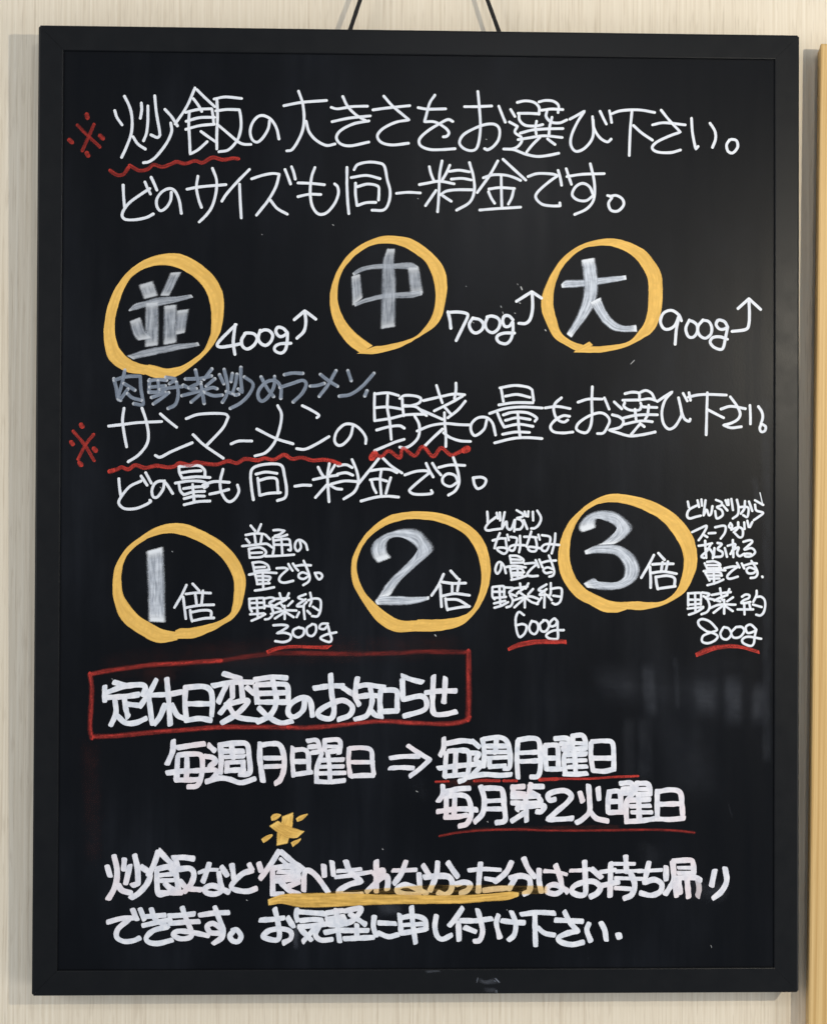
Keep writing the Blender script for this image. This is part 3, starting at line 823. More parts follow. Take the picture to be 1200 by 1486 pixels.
'note1': ('white', '''
S 23 1 -1323,-127 -1290,-167
S 23 1 -1243,-116 -1268,-177
S 23 1 -1362,-200 -1286,-188 -1221,-192
S 23 1 -1206,-199 -1174,-232
S 23 1 -1293,-199 -1282,-276
S 23 1 -1235,-199 -1246,-268
S 23 1 -1358,-232 -1333,-261
S 23 1 -1387,-287 -1307,-279 -1213,-268 -1184,-275 -1155,-297
S 23 1 -1336,-309 -1329,-378
S 23 1 -1333,-308 -1249,-297 -1202,-333 -1235,-370 -1321,-377
S 23 1 -1314,-341 -1235,-337
S 23 1 -1145,-162 -1105,-159 -1058,-166k -1098,-195 -1134,-206
S 23 1 -1134,-213 -1090,-213 -1039,-198
S 23 1 -1148,-221 -1141,-297 -1151,-362
S 23 1 -1141,-242 -1032,-231 -1014,-267 -1010,-318 -1028,-315
S 23 1 -1133,-275 -1025,-275
S 23 1 -1083,-231 -1075,-348
S 23 1 -1206,-366 -1104,-362 -984,-353
S 23 1 -938,-249 -930,-296 -955,-325 -977,-296 -967,-249 -934,-238 -894,-267 -879,-314
S 23 1 -1307,-417 -1292,-486
S 23 1 -1307,-417 -1242,-412 -1191,-435 -1176,-471
S 23 1 -1285,-454 -1212,-450
S 23 1 -1292,-483 -1176,-471
S 23 1 -1332,-510 -1234,-493 -1121,-497
S 23 1 -1284,-515 -1270,-577
S 23 1 -1277,-523 -1212,-522 -1168,-530 -1183,-559
S 23 1 -1270,-552 -1176,-551
S 23 1 -1270,-584 -1175,-577
S 23 1 -1227,-501 -1222,-624
S 23 1 -1287,-635 -1211,-624 -1139,-609
S 23 1 -1118,-460 -1060,-457 -1031,-467k -1089,-522 -1096,-558 -1059,-573 -990,-558
S 23 1 -1027,-427 -1013,-453 -995,-478
S 23 1 -991,-424 -973,-453 -951,-478
S 23 1 -973,-442 -915,-434 -853,-436
S 23 1 -908,-402 -878,-471 -860,-529 -871,-565 -910,-591
S 23 1 -871,-507 -915,-492 -944,-507 -943,-533 -907,-543 -871,-521
S 23 1 -820,-496 -805,-529 -784,-547 -762,-521 -780,-496 -816,-496
S 23 1 -1331,-701 -1327,-770 -1312,-799
S 23 1 -1331,-701 -1233,-693 -1218,-704 -1214,-773
S 23 1 -1312,-733 -1218,-730
S 23 1 -1312,-773 -1211,-766
S 23 1 -1273,-704 -1265,-835
S 23 1 -1323,-821 -1218,-813
S 23 1 -1312,-871 -1254,-846 -1207,-820
S 23 1 -1211,-697 -1160,-689 -1131,-704 -1175,-733 -1138,-755
S 23 1 -1204,-755 -1145,-762 -1087,-780
S 23 1 -1160,-755 -1145,-813 -1174,-853 -1207,-860
S 23 1 -1131,-700 -1022,-693
S 23 1 -1095,-657 -1080,-704
S 23 1 -1023,-656 -1044,-704
S 23 1 -1044,-704 -1124,-747
S 23 1 -993,-718 -1029,-754
S 23 1 -1088,-733 -1066,-762
S 23 1 -1055,-755 -1054,-856
S 23 1 -1160,-817 -1058,-791 -964,-791
S 23 1 -1058,-805 -1130,-853
S 23 1 -1044,-805 -985,-842
S 23 1 -892,-663 -950,-689 -899,-711
S 23 1 -892,-703 -960,-754 -906,-758
S 23 1 -884,-725 -906,-758 -898,-856
S 23 1 -942,-805 -960,-841
S 23 1 -877,-794 -855,-816
S 23 1 -856,-652 -845,-710 -859,-754
S 23 1 -870,-710 -819,-696 -776,-710 -775,-783 -797,-834 -840,-834
S 23 1 -833,-761 -793,-787
S 23 1 -1141,-907 -1072,-903 -1029,-914 -1072,-947 -1115,-969k -1057,-965 -1007,-983 -1014,-1020 -1064,-1038 -1126,-1031
S 23 1 -942,-921 -985,-943 -985,-980 -948,-1001 -909,-979 -905,-936 -942,-925
S 23 1 -847,-903 -880,-928 -876,-976 -840,-990 -811,-957 -811,-907 -840,-896
S 23 1 -717,-892 -767,-896 -782,-928 -745,-935 -716,-906k -702,-964 -687,-1015 -709,-1037 -774,-1008 -731,-979 -651,-961'''),
'redline1': ('red', '''
B 27 1 -1198,-1103 -1122,-1074 -977,-1059 -832,-1063 -679,-1059 | -1187,-1136 -1100,-1103 -977,-1088 -832,-1092 -723,-1095'''),
'circle5': ('yel', '''
B 27 1 -38,-955 -199,-955 -334,-872 -449,-717 -517,-593 -538,-479 -523,-365 -461,-240 -358,-121 -234,-42 -99,-13 47,-8 192,-30 317,-76 432,-149 505,-237 547,-351 560,-497 527,-652 445,-798 351,-892 248,-933 133,-952 9,-955 -43,-955 | 8,-861 -116,-867 -210,-836 -345,-733 -439,-624 -486,-500 -486,-386 -430,-261 -337,-167 -223,-105 -99,-75 57,-77 193,-108 297,-154 380,-217 443,-320 475,-434 485,-538 465,-663 413,-777 341,-824 237,-850 133,-856 60,-856 14,-856'''),
'multiple2': ('gray', '''
B 27 1 -320,-421 -367,-365 -378,-302 -347,-240 -254,-183 -119,-148 -15,-161 58,-228 102,-301 69,-353 -35,-446 -149,-551 -236,-680 | -222,-380 -258,-323 -259,-260 -233,-224 -202,-213 -150,-213 -88,-239 -35,-280 -14,-322 -56,-374 -139,-457 -242,-561 -350,-722
B 27 1 -350,-717 -304,-681 -179,-675 -34,-683 80,-676 | -335,-743 -200,-746 -54,-737 18,-721 80,-700'''),
'times2': ('white', '''
S 26 1 189,-503 148,-591 96,-669
S 26 1 163,-591 169,-685 174,-757
S 26 1 246,-477 298,-534
S 26 1 184,-565 267,-575 361,-572
S 26 1 257,-575 257,-643
S 26 1 314,-544 298,-632
S 26 1 179,-674 278,-655 392,-668
S 26 1 205,-695 211,-747 221,-783
S 26 1 216,-700 299,-703 361,-736 382,-751
S 26 1 231,-778 320,-762 393,-755'''),
'note2': ('white', '''
S 23 1 531,-11 535,-62 535,-93
S 23 1 604,-49 547,-93 516,-138 535,-157 586,-150 633,-144
S 23 1 606,-20 614,-61
S 23 1 630,-17 633,-77
S 23 1 668,-14 655,-80 646,-147k 681,-86 687,-131 706,-150 725,-137 747,-74
S 23 1 763,3 814,-29 807,-48 763,-61 795,-73 814,-105 795,-143 763,-149
S 23 1 750,-74 744,-162
S 23 1 820,-76 846,-143
S 23 1 826,-10 836,-42
S 23 1 855,-7 852,-45
S 23 1 890,-10 893,-76
S 23 1 925,0 954,-54 941,-104 909,-136 878,-140
S 23 1 576,-236 630,-220 668,-220
S 23 1 630,-179 605,-239 589,-296
S 23 1 690,-191 701,-232
S 23 1 675,-219 684,-283 688,-321 662,-340 618,-315 611,-296 656,-292 707,-305
S 23 1 716,-207 764,-219 757,-270 738,-314 707,-308 713,-283 757,-270 827,-273
S 23 1 789,-200 792,-276 783,-327
S 23 1 824,-206 878,-206 919,-212
S 23 1 878,-165 859,-225 840,-282
S 23 1 935,-190 945,-228
S 23 1 910,-212 922,-269 916,-314 878,-320 853,-301 872,-285 961,-298
S 23 1 964,-193 1024,-206 1024,-256 999,-313 967,-313 961,-288 999,-263 1097,-269
S 23 1 1068,-180 1062,-250 1040,-335
S 23 1 644,-416 637,-466 612,-498 596,-467 612,-416 637,-406 663,-435 679,-492
S 23 1 710,-359 720,-409
S 23 1 713,-355 770,-358 815,-384 815,-406
S 23 1 726,-384 796,-387
S 23 1 720,-412 815,-409
S 23 1 685,-444 745,-434 834,-447
S 23 1 720,-460 796,-456 821,-485
S 23 1 713,-454 726,-529
S 23 1 771,-441 771,-529
S 23 1 726,-491 815,-488
S 23 1 733,-510 809,-507
S 23 1 723,-545 784,-532 841,-513
S 23 1 828,-418 897,-412 923,-421k 872,-466 847,-504 879,-516 929,-513
S 23 1 913,-390 936,-443
S 23 1 942,-386 967,-446
S 23 1 967,-408 1012,-396 1072,-392
S 23 1 1018,-354 1044,-421 1060,-478 1050,-509 1022,-519
S 23 1 1050,-459 1006,-446 974,-465 993,-491 1037,-484
S 23 1 574,-606 574,-674 591,-697
S 23 1 577,-602 652,-595 665,-606 666,-673
S 23 1 581,-640 662,-639
S 23 1 591,-688 679,-680
S 23 1 628,-599 635,-734
S 23 1 588,-731 673,-711
S 23 1 591,-765 646,-748 696,-721
S 23 1 679,-605 740,-612 706,-646 761,-673
S 23 1 713,-666 734,-707 720,-748 686,-761
S 23 1 747,-612 849,-598
S 23 1 791,-575 798,-619
S 23 1 856,-574 835,-612
S 23 1 829,-605 768,-653
S 23 1 893,-618 856,-659
S 23 1 781,-639 829,-673
S 23 1 741,-707 815,-683 876,-676 931,-693
S 23 1 829,-673 829,-761
S 23 1 822,-693 748,-761
S 23 1 842,-690 883,-720 931,-734
S 23 1 999,-581 938,-622 985,-639
S 23 1 999,-618 944,-662 992,-659
S 23 1 985,-659 982,-761
S 23 1 958,-686 924,-734
S 23 1 1006,-666 1040,-703
S 23 1 1033,-571 1033,-645 1019,-679
S 23 1 1033,-615 1108,-608 1121,-645 1108,-713 1074,-737 1047,-727
S 23 1 1053,-669 1104,-676
S 23 1 822,-822 782,-798 758,-849 765,-944 789,-995 830,-964 843,-910 809,-893 765,-903
S 23 1 884,-869 864,-917 877,-957 911,-971 935,-930 925,-883 884,-869
S 23 1 979,-866 948,-896 959,-944 993,-950 1020,-910 1006,-869 976,-862
S 23 1 1084,-869 1061,-849 1027,-883 1034,-910 1068,-903 1088,-869k 1088,-930 1092,-984 1081,-1011 1020,-1005 1000,-977 1054,-944 1136,-940'''),
'redline2': ('red', '''
B 27 1 694,-1080 769,-1039 864,-1018 986,-1011 1156,-1014 | 704,-1107 782,-1080 884,-1059 986,-1052 1160,-1052'''),
'circle6': ('yel', '''
B 27 1 1629,-780 1556,-803 1452,-796 1357,-750 1232,-682 1137,-563 1095,-449 1090,-324 1116,-209 1178,-84 1282,21 1397,99 1512,136 1638,129 1795,96 1953,23 2058,-60 2142,-164 2184,-278 2195,-403 2163,-518 2101,-633 1996,-707 1891,-754 1765,-780 1661,-778 1608,-770 | 1682,-713 1577,-716 1493,-703 1388,-656 1305,-609 1231,-521 1189,-407 1184,-292 1210,-157 1272,-42 1356,31 1460,65 1575,64 1701,33 1837,-29 1932,-97 2016,-206 2069,-310 2085,-414 2064,-529 2027,-623 1954,-691 1881,-717 1786,-717 1713,-709 1640,-723 1640,-728'''),
'multiple3': ('gray', '''
B 27 1 1283,-177 1257,-136 1272,-84 1335,-26 1429,0 1534,-10 1617,-61 1672,-129 1639,-186 1576,-239 1524,-265 | 1387,-140 1382,-104 1387,-75 1403,-62 1460,-75 1523,-103 1553,-135 1534,-171 1492,-208 1450,-244 1398,-271
B 27 1 1294,-318 1367,-281 1461,-265 1576,-275 1660,-322 1712,-384 1735,-457 1713,-530 1639,-593 1535,-619 1430,-619 1315,-604 | 1304,-344 1377,-333 1461,-333 1534,-343 1587,-385 1618,-447 1608,-520 1556,-557 1482,-562 1409,-554 1373,-531 1289,-573'''),
'times3': ('white', '''
S 26 1 1848,-347 1807,-426 1749,-525
S 26 1 1817,-441 1823,-530 1823,-603
S 26 1 1885,-332 1932,-383
S 26 1 1838,-420 1911,-415 2001,-415
S 26 1 1917,-404 1906,-477
S 26 1 1959,-399 1943,-467
S 26 1 1828,-488 1922,-477 2027,-493
S 26 1 1864,-519 1870,-571 1880,-613
S 26 1 1870,-519 1954,-509 2011,-529 2011,-592
S 26 1 1886,-611 2017,-592'''),
'note3': ('white', '''
S 23 1 2117,77 2126,33
S 23 1 2200,52 2130,14 2111,-31 2130,-56 2181,-43 2219,-34
S 23 1 2194,87 2206,36
S 23 1 2225,94 2229,46
S 23 1 2257,87 2242,-30
S 23 1 2245,-24 2267,14 2283,-30 2302,-17 2312,40
S 23 1 2341,91 2385,72 2379,47 2347,34 2386,9 2392,-30 2347,-55 2334,2
S 23 1 2398,47 2430,9
S 23 1 2417,88 2430,53
S 23 1 2437,91 2440,53
S 23 1 2462,98 2475,12
S 23 1 2507,92 2520,35 2514,-23 2475,-55
S 23 1 2533,35 2578,38 2600,22 2590,-42 2558,-29
S 23 1 2571,82 2565,22 2539,-16
S 23 1 2603,79 2629,6
S 23 1 2651,89 2715,54
S 23 1 2651,54 2661,10 2712,-6 2706,-22 2642,-67
S 10 1 2690,150 2699,112 2712,54
S 23 1 2152,-164 2219,-132 2264,-113 2261,-138 2232,-189 2204,-227
S 23 1 2239,-183 2271,-202
S 23 1 2283,-173 2335,-170
S 23 1 2335,-125 2398,-112 2418,-125 2411,-169 2379,-214
S 23 1 2456,-93 2443,-118 2462,-131 2469,-112 2456,-93
S 23 1 2463,-144 2520,-124 2552,-143 2552,-194 2527,-204 2495,-175
S 23 1 2517,-86 2514,-131 2482,-163
S 23 1 2565,-86 2568,-137
S 23 1 2590,-73 2600,-121
S 23 1 2629,-83 2610,-121
S 23 1 2204,-272 2252,-265 2309,-252
S 23 1 2255,-234 2258,-297 2264,-367
S 23 1 2296,-265 2271,-310 2226,-354 2245,-367
S 23 1 2264,-297 2290,-297 2316,-335 2316,-370
S 23 1 2354,-249 2386,-259 2354,-297 2392,-322 2386,-354 2335,-360
S 23 1 2328,-291 2322,-360
S 23 1 2411,-290 2428,-357
S 23 1 2475,-226 2479,-360
S 23 1 2434,-271 2495,-258 2469,-315 2456,-335
S 23 1 2469,-309 2520,-283 2508,-328 2527,-353 2565,-334
S 23 1 2559,-239 2610,-226 2629,-239 2591,-277 2565,-302 2623,-289 2652,-321 2616,-353 2572,-353 2578,-334 2616,-334
S 23 1 2252,-411 2271,-450
S 23 1 2271,-399 2328,-395 2373,-417 2367,-443
S 23 1 2277,-424 2360,-424
S 23 1 2271,-450 2380,-449
S 23 1 2245,-472 2329,-462 2415,-465
S 23 1 2258,-488 2290,-545
S 23 1 2271,-481 2367,-481 2386,-506
S 23 1 2277,-507 2380,-506
S 23 1 2284,-532 2367,-529
S 23 1 2322,-449 2326,-570
S 23 1 2274,-583 2341,-564 2399,-538
S 23 1 2408,-449 2469,-436 2514,-436k 2463,-474 2431,-513 2450,-532 2514,-515
S 23 1 2508,-407 2527,-442
S 23 1 2546,-411 2565,-449
S 23 1 2565,-426 2623,-410 2664,-410
S 23 1 2623,-391 2655,-442 2671,-486 2655,-518 2617,-525
S 23 1 2661,-461 2610,-442 2584,-461 2597,-487 2636,-487 2661,-467
S 23 1 2709,-514 2711,-517
S 23 1 2121,-648 2121,-743
S 23 1 2124,-648 2214,-644 2223,-660 2220,-736
S 23 1 2131,-698 2220,-698
S 23 1 2128,-737 2220,-730
S 23 1 2175,-648 2179,-787
S 23 1 2118,-768 2239,-755
S 23 1 2128,-816 2188,-794 2239,-762
S 23 1 2233,-641 2290,-654 2259,-685 2303,-692 2374,-711
S 23 1 2243,-670 2271,-692 2291,-749 2271,-793 2227,-812
S 23 1 2310,-660 2380,-647 2457,-637
S 23 1 2374,-609 2383,-660
S 23 1 2447,-615 2431,-653
S 23 1 2431,-660 2374,-682 2329,-704
S 23 1 2476,-679 2431,-710
S 23 1 2380,-685 2406,-710
S 23 1 2297,-762 2374,-736 2495,-736
S 23 1 2406,-698 2406,-806
S 23 1 2406,-736 2323,-800
S 23 1 2418,-749 2473,-786
S 23 1 2549,-673 2578,-656 2607,-662 2601,-685 2566,-699 2541,-722 2578,-723 2614,-715
S 23 1 2514,-774 2636,-773
S 23 1 2566,-735 2569,-812
S 23 1 2604,-716 2614,-761
S 23 1 2665,-627 2663,-662 2639,-713
S 23 1 2661,-675 2700,-673 2727,-698 2733,-741 2721,-795 2694,-821 2662,-815
S 23 1 2636,-735 2703,-754
S 23 1 2265,-946 2214,-908 2201,-870 2233,-851 2291,-869 2336,-914 2348,-939 2297,-958 2240,-984 2233,-1028 2278,-1041 2329,-1022 2355,-990 2329,-965 2272,-949
S 23 1 2399,-920 2377,-964 2393,-1002 2432,-1009 2463,-971 2444,-926 2406,-914
S 23 1 2495,-920 2463,-958 2483,-996 2534,-990 2566,-945 2547,-913 2502,-913
S 23 1 2662,-932 2617,-894 2579,-913 2591,-958 2636,-951 2662,-932k 2649,-989 2643,-1040 2617,-1062 2559,-1040 2553,-1009 2598,-989 2700,-1005'''),
'redline3': ('red', '''
B 27 1 2176,-1117 2265,-1073 2368,-1053 2483,-1047 2585,-1066 2684,-1097 | 2186,-1152 2266,-1126 2342,-1098 2457,-1082 2566,-1091 2691,-1129'''),
'redbox': ('red', '''
S 49 1 -2540,-1287 -2359,-1253 -2092,-1219 -1824,-1202 -1555,-1184
S 49 0.45 -1555,-1184 -1354,-1153 -1125,-1126 -855,-1125 -586,-1129 -450,-1129 -180,-1122 23,-1111 348,-1114
S 49 1 -2566,-1293 -2552,-1407 -2558,-1568 -2564,-1703 -2550,-1783
S 49 1 -2523,-1776 -2356,-1770 -2088,-1743 -1821,-1723 -1552,-1703 -1283,-1702 -1014,-1702
S 49 1 -1014,-1702 -853,-1705 -583,-1682 -313,-1655 -43,-1669 228,-1675 350,-1655 391,-1628
S 57 1 386,-1114 389,-1297 390,-1499 384,-1635'''),
'line6': ('white', '''
S 47 1 -2379,-1354 -2285,-1380
S 47 1 -2452,-1387 -2451,-1501
S 47 1 -2438,-1434 -2305,-1387 -2171,-1373 -2137,-1400 -2157,-1454
S 47 1 -2425,-1472 -2291,-1464 -2191,-1450
S 47 1 -2298,-1468 -2291,-1542 -2270,-1622
S 47 1 -2271,-1525 -2177,-1535
S 47 1 -2371,-1495 -2364,-1595 -2403,-1689
S 47 1 -2357,-1609 -2290,-1669 -2209,-1669 -2129,-1635
S 47 1 -2051,-1333 -2104,-1434 -2177,-1541
S 47 1 -2110,-1461 -2096,-1568 -2082,-1682
S 47 1 -2097,-1454 -1956,-1447 -1849,-1427
S 47 1 -1970,-1326 -1956,-1474 -1941,-1682
S 47 1 -1983,-1528 -2022,-1622 -2062,-1676
S 47 1 -1929,-1528 -1888,-1608 -1834,-1635
S 47 1 -1822,-1387 -1828,-1514 -1814,-1656
S 47 1 -1809,-1393 -1688,-1386 -1628,-1420 -1614,-1514 -1620,-1615
S 47 1 -1808,-1521 -1634,-1521
S 47 1 -1808,-1649 -1714,-1635 -1626,-1649
S 47 1 -1528,-1285 -1393,-1326
S 47 1 -1608,-1380 -1460,-1353 -1299,-1352
S 47 1 -1500,-1366 -1534,-1433 -1567,-1507
S 47 1 -1460,-1366 -1457,-1474
S 47 1 -1393,-1353 -1379,-1467
S 47 1 -1346,-1393 -1285,-1447
S 47 1 -1473,-1494 -1553,-1595
S 47 1 -1513,-1528 -1338,-1494 -1418,-1595 -1539,-1669
S 47 1 -1486,-1541 -1418,-1622 -1257,-1649
S 47 1 -1285,-1332 -1151,-1312 -1036,-1318
S 47 1 -1278,-1379 -1264,-1507
S 47 1 -1272,-1373 -1083,-1366 -1029,-1386 -1022,-1500
S 47 1 -1258,-1440 -1043,-1433
S 47 1 -1258,-1507 -1029,-1507
S 47 1 -1144,-1339 -1116,-1500 -1163,-1608 -1263,-1662
S 47 1 -1251,-1554 -1176,-1622 -1082,-1669 -994,-1655
S 47 1 -894,-1480 -907,-1568 -974,-1622 -1022,-1595 -1008,-1527 -921,-1473 -854,-1494 -833,-1615
S 47 1 -820,-1399 -692,-1381 -598,-1381
S 47 1 -693,-1291 -685,-1433 -665,-1568 -691,-1635 -772,-1622 -786,-1581 -705,-1527 -597,-1493 -523,-1541 -543,-1608 -630,-1642
S 47 1 -598,-1392 -517,-1446
S 47 1 -483,-1318 -497,-1392 -496,-1473 -469,-1527
S 47 1 -483,-1385 -409,-1372 -274,-1392
S 47 1 -490,-1466 -382,-1453 -314,-1459
S 47 1 -382,-1392 -368,-1500 -408,-1608 -502,-1642
S 47 1 -381,-1567 -340,-1608 -293,-1615
S 47 1 -301,-1419 -307,-1500 -300,-1581
S 47 1 -287,-1412 -179,-1419 -172,-1500 -172,-1567
S 47 1 -313,-1581 -165,-1574
S 47 1 -132,-1304 -58,-1331 24,-1351
S 47 1 -132,-1331 -125,-1486k 11,-1459 58,-1500 38,-1567 -117,-1615
S 47 1 51,-1432 159,-1419 288,-1418
S 47 1 112,-1304 106,-1500 119,-1594 201,-1601 289,-1581
S 47 1 206,-1317 200,-1432 194,-1506'''),
'line7a': ('white', '''
S 47 1 -1918,-1810 -1922,-1891 -1962,-1989
S 47 1 -1882,-1864 -1775,-1846 -1677,-1833
S 47 1 -1882,-1922 -1784,-1913 -1703,-1922 -1689,-1998 -1698,-2088 -1729,-2159 -1800,-2168
S 47 1 -1882,-1935 -1886,-2025 -1890,-2119
S 47 1 -1962,-2061 -1854,-2047 -1738,-2043 -1622,-2034
S 47 1 -1899,-2115 -1782,-2115 -1702,-2110
S 47 1 -1810,-1944 -1810,-2025 -1814,-2106
S 47 1 -1641,-1846 -1596,-1886
S 47 1 -1667,-1931 -1614,-1940 -1587,-1971 -1631,-2016 -1577,-2052 -1613,-2106 -1648,-2128
S 47 1 -1657,-2128 -1559,-2101 -1478,-2110 -1389,-2137 -1281,-2106
S 47 1 -1551,-1837 -1542,-1954 -1550,-2061
S 47 1 -1547,-1841 -1426,-1828 -1345,-1837 -1327,-1927 -1317,-2043 -1344,-2070 -1398,-2070
S 47 1 -1462,-1855 -1452,-1945
S 47 1 -1524,-1891 -1372,-1891
S 38 1 -1515,-1937 -1363,-1931
S 38 1 -1506,-1980 -1363,-1973
S 47 1 -1506,-2043 -1362,-2034
S 47 1 -1497,-1980 -1497,-2043
S 47 1 -1372,-1980 -1371,-2043
S 47 1 -1242,-1828 -1242,-1954 -1218,-2124
S 47 1 -1238,-1846 -1157,-1833 -1085,-1846 -1053,-1945 -1057,-2043 -1084,-2115 -1120,-2142
S 41 1 -1206,-1945 -1085,-1945
S 41 1 -1201,-2012 -1076,-2008
S 42 1 -985,-1864 -989,-1956 -979,-2085
S 42 1 -985,-1884 -902,-1879 -866,-1915 -860,-2049
S 42 1 -979,-1972 -871,-1972
S 42 1 -979,-2075 -912,-2065 -839,-2055
S 42 1 -871,-1812 -799,-1807 -773,-1874
S 42 1 -861,-1858 -778,-1853
S 42 1 -737,-1807 -737,-1884
S 42 1 -737,-1807 -634,-1802 -613,-1843 -623,-1905
S 35 1 -727,-1853 -623,-1858
S 42 1 -716,-1895 -613,-1889
S 42 1 -840,-1903 -757,-1893
S 42 1 -757,-1905 -798,-2029 -798,-2132
S 42 1 -716,-1895 -700,-1998 -694,-2122
S 42 1 -778,-1962 -592,-1957
S 38 1 -778,-2013 -591,-2010
S 38 1 -777,-2065 -576,-2060
S 42 1 -798,-2127 -705,-2132 -581,-2120
S 42 1 -546,-1874 -550,-1977 -534,-2091
S 42 1 -540,-1869 -447,-1864 -375,-1884 -364,-1977 -353,-2070
S 38 1 -530,-1977 -354,-1977
S 42 1 -529,-2086 -446,-2081 -353,-2081
S 42 1 -224,-1946 -136,-1934 -2,-1931
S 42 1 -229,-2024 -136,-2019 -43,-2024
S 42 1 -85,-1848 -2,-1905 87,-1957k 9,-2029 -68,-2086'''),
'line7b': ('white', '''
S 45 1 195,-1790 195,-1864 168,-1925
S 45 1 222,-1831 337,-1810 418,-1817
S 45 1 418,-1810 473,-1858
S 45 1 229,-1891 337,-1885 391,-1905 392,-2026 365,-2107 318,-2128
S 45 1 215,-1905 203,-2094
S 45 1 155,-2026 311,-2006 460,-1993
S 45 1 202,-2087 297,-2080 379,-2074
S 45 1 290,-1905 284,-2067
S 45 1 405,-1905 473,-1912 446,-1959 487,-1999 419,-2080
S 45 1 392,-2094 514,-2074 636,-2081 724,-2074
S 45 1 500,-1797 514,-1905 507,-2013
S 45 1 506,-1797 635,-1783 696,-1824 717,-1932 711,-2020 670,-2027
S 45 1 608,-1797 602,-1905
S 45 1 527,-1851 690,-1851
S 38 1 527,-1898 703,-1898
S 38 1 541,-1945 690,-1939
S 45 1 555,-2013 677,-2006
S 45 1 554,-1959 555,-2006
S 45 1 778,-1804 771,-1946 779,-2101
S 45 1 785,-1804 880,-1790 941,-1810 955,-1919 955,-2027 935,-2088 881,-2094
S 41 1 798,-1905 948,-1898
S 41 1 799,-1973 948,-1966
S 45 1 994,-1848 994,-1940 1005,-2038
S 45 1 999,-1848 1065,-1843 1092,-1864 1098,-2027
S 45 1 1005,-1946 1098,-1946
S 45 1 1005,-2032 1120,-2032
S 45 1 1070,-1794 1152,-1789 1184,-1810 1174,-1864
S 45 1 1114,-1832 1179,-1837
S 45 1 1211,-1767 1206,-1886
S 45 1 1206,-1772 1282,-1767 1309,-1810 1310,-1875
S 38 1 1222,-1827 1304,-1832
S 45 1 1217,-1875 1304,-1870
S 45 1 1130,-1875 1195,-1864
S 45 1 1184,-1864 1141,-1940 1152,-2076
S 45 1 1223,-1881 1234,-2070
S 45 1 1168,-1919 1315,-1913
S 38 1 1168,-1967 1315,-1962
S 38 1 1174,-2016 1321,-2011
S 45 1 1141,-2070 1239,-2072 1321,-2065
S 45 1 1353,-1821 1353,-1930 1370,-2043
S 45 1 1359,-1816 1457,-1810 1522,-1827 1533,-1940 1533,-2038
S 45 1 1364,-1946 1528,-1946
S 45 1 1370,-2043 1457,-2049 1533,-2032'''),
'redline4': ('red', '''
S 19 1 135,-2131 230,-2128
S 27 1 440,-2124 514,-2121 630,-2124
S 27 1 670,-2124 765,-2124
S 33 1 955,-2115 1084,-2111
S 22 1 955,-2115 1057,-2108 1220,-2108 1384,-2105 1533,-2095 1724,-2087'''),
'line8': ('white', '''
S 47 1 189,-2161 189,-2229 156,-2283
S 47 1 216,-2208 311,-2188 399,-2182
S 47 1 230,-2242 338,-2236 393,-2269 413,-2377 380,-2458 319,-2478
S 47 1 217,-2249 217,-2411
S 47 1 149,-2364 312,-2344 454,-2350
S 47 1 204,-2411 312,-2404 380,-2391
S 47 1 284,-2242 278,-2391
S 47 1 487,-2168 515,-2270 502,-2378 441,-2445
S 47 1 514,-2182 609,-2182 657,-2202 671,-2324 678,-2432 610,-2452
S 41 1 528,-2283 664,-2276
S 41 1 529,-2344 664,-2344
S 47 1 745,-2168 738,-2236
S 47 1 731,-2175 826,-2169
S 47 1 759,-2223 827,-2229
S 47 1 881,-2148 867,-2223
S 47 1 867,-2169 976,-2169
S 47 1 894,-2216 935,-2243
S 47 1 732,-2250 935,-2243k 949,-2297 732,-2297
S 47 1 840,-2256 848,-2439
S 47 1 773,-2337 976,-2317 963,-2365 929,-2365
S 47 1 827,-2378 732,-2439
S 47 1 786,-2297 773,-2351
S 47 1 1071,-2270 1030,-2277 1017,-2236 1071,-2209 1153,-2203 1200,-2243 1166,-2297 1085,-2365 1017,-2426k 1112,-2426 1208,-2419
S 47 1 1268,-2216 1289,-2284
S 47 1 1411,-2183 1418,-2271
S 47 1 1336,-2162 1343,-2271 1343,-2365 1289,-2426 1242,-2453
S 47 1 1350,-2365 1398,-2419 1487,-2440
S 47 1 1501,-2211 1490,-2287 1491,-2374
S 47 1 1501,-2211 1566,-2206 1588,-2244 1589,-2374
S 47 1 1501,-2287 1588,-2287
S 47 1 1496,-2374 1621,-2368
S 47 1 1588,-2146 1664,-2141 1686,-2168
S 47 1 1599,-2190 1686,-2184
S 47 1 1719,-2136 1697,-2222
S 47 1 1719,-2146 1795,-2146 1817,-2179 1823,-2233
S 38 1 1730,-2190 1817,-2190
S 47 1 1719,-2233 1823,-2228
S 47 1 1599,-2224 1665,-2220
S 47 1 1686,-2222 1632,-2309 1638,-2450
S 47 1 1730,-2233 1736,-2439
S 47 1 1665,-2276 1817,-2271
S 38 1 1665,-2325 1823,-2320
S 38 1 1676,-2372 1834,-2372
S 47 1 1632,-2444 1741,-2439 1856,-2423
S 47 1 1877,-2201 1878,-2320 1878,-2428
S 47 1 1877,-2212 1981,-2195 2058,-2217 2074,-2320 2080,-2418
S 47 1 1894,-2309 2074,-2304
S 47 1 1883,-2423 1981,-2428 2091,-2418'''),
'redline5': ('red', '''
S 27 0.75 170,-2555 312,-2528 502,-2510 746,-2506 1018,-2513 1289,-2514 1589,-2512 1834,-2509 2025,-2517 2167,-2532'''),
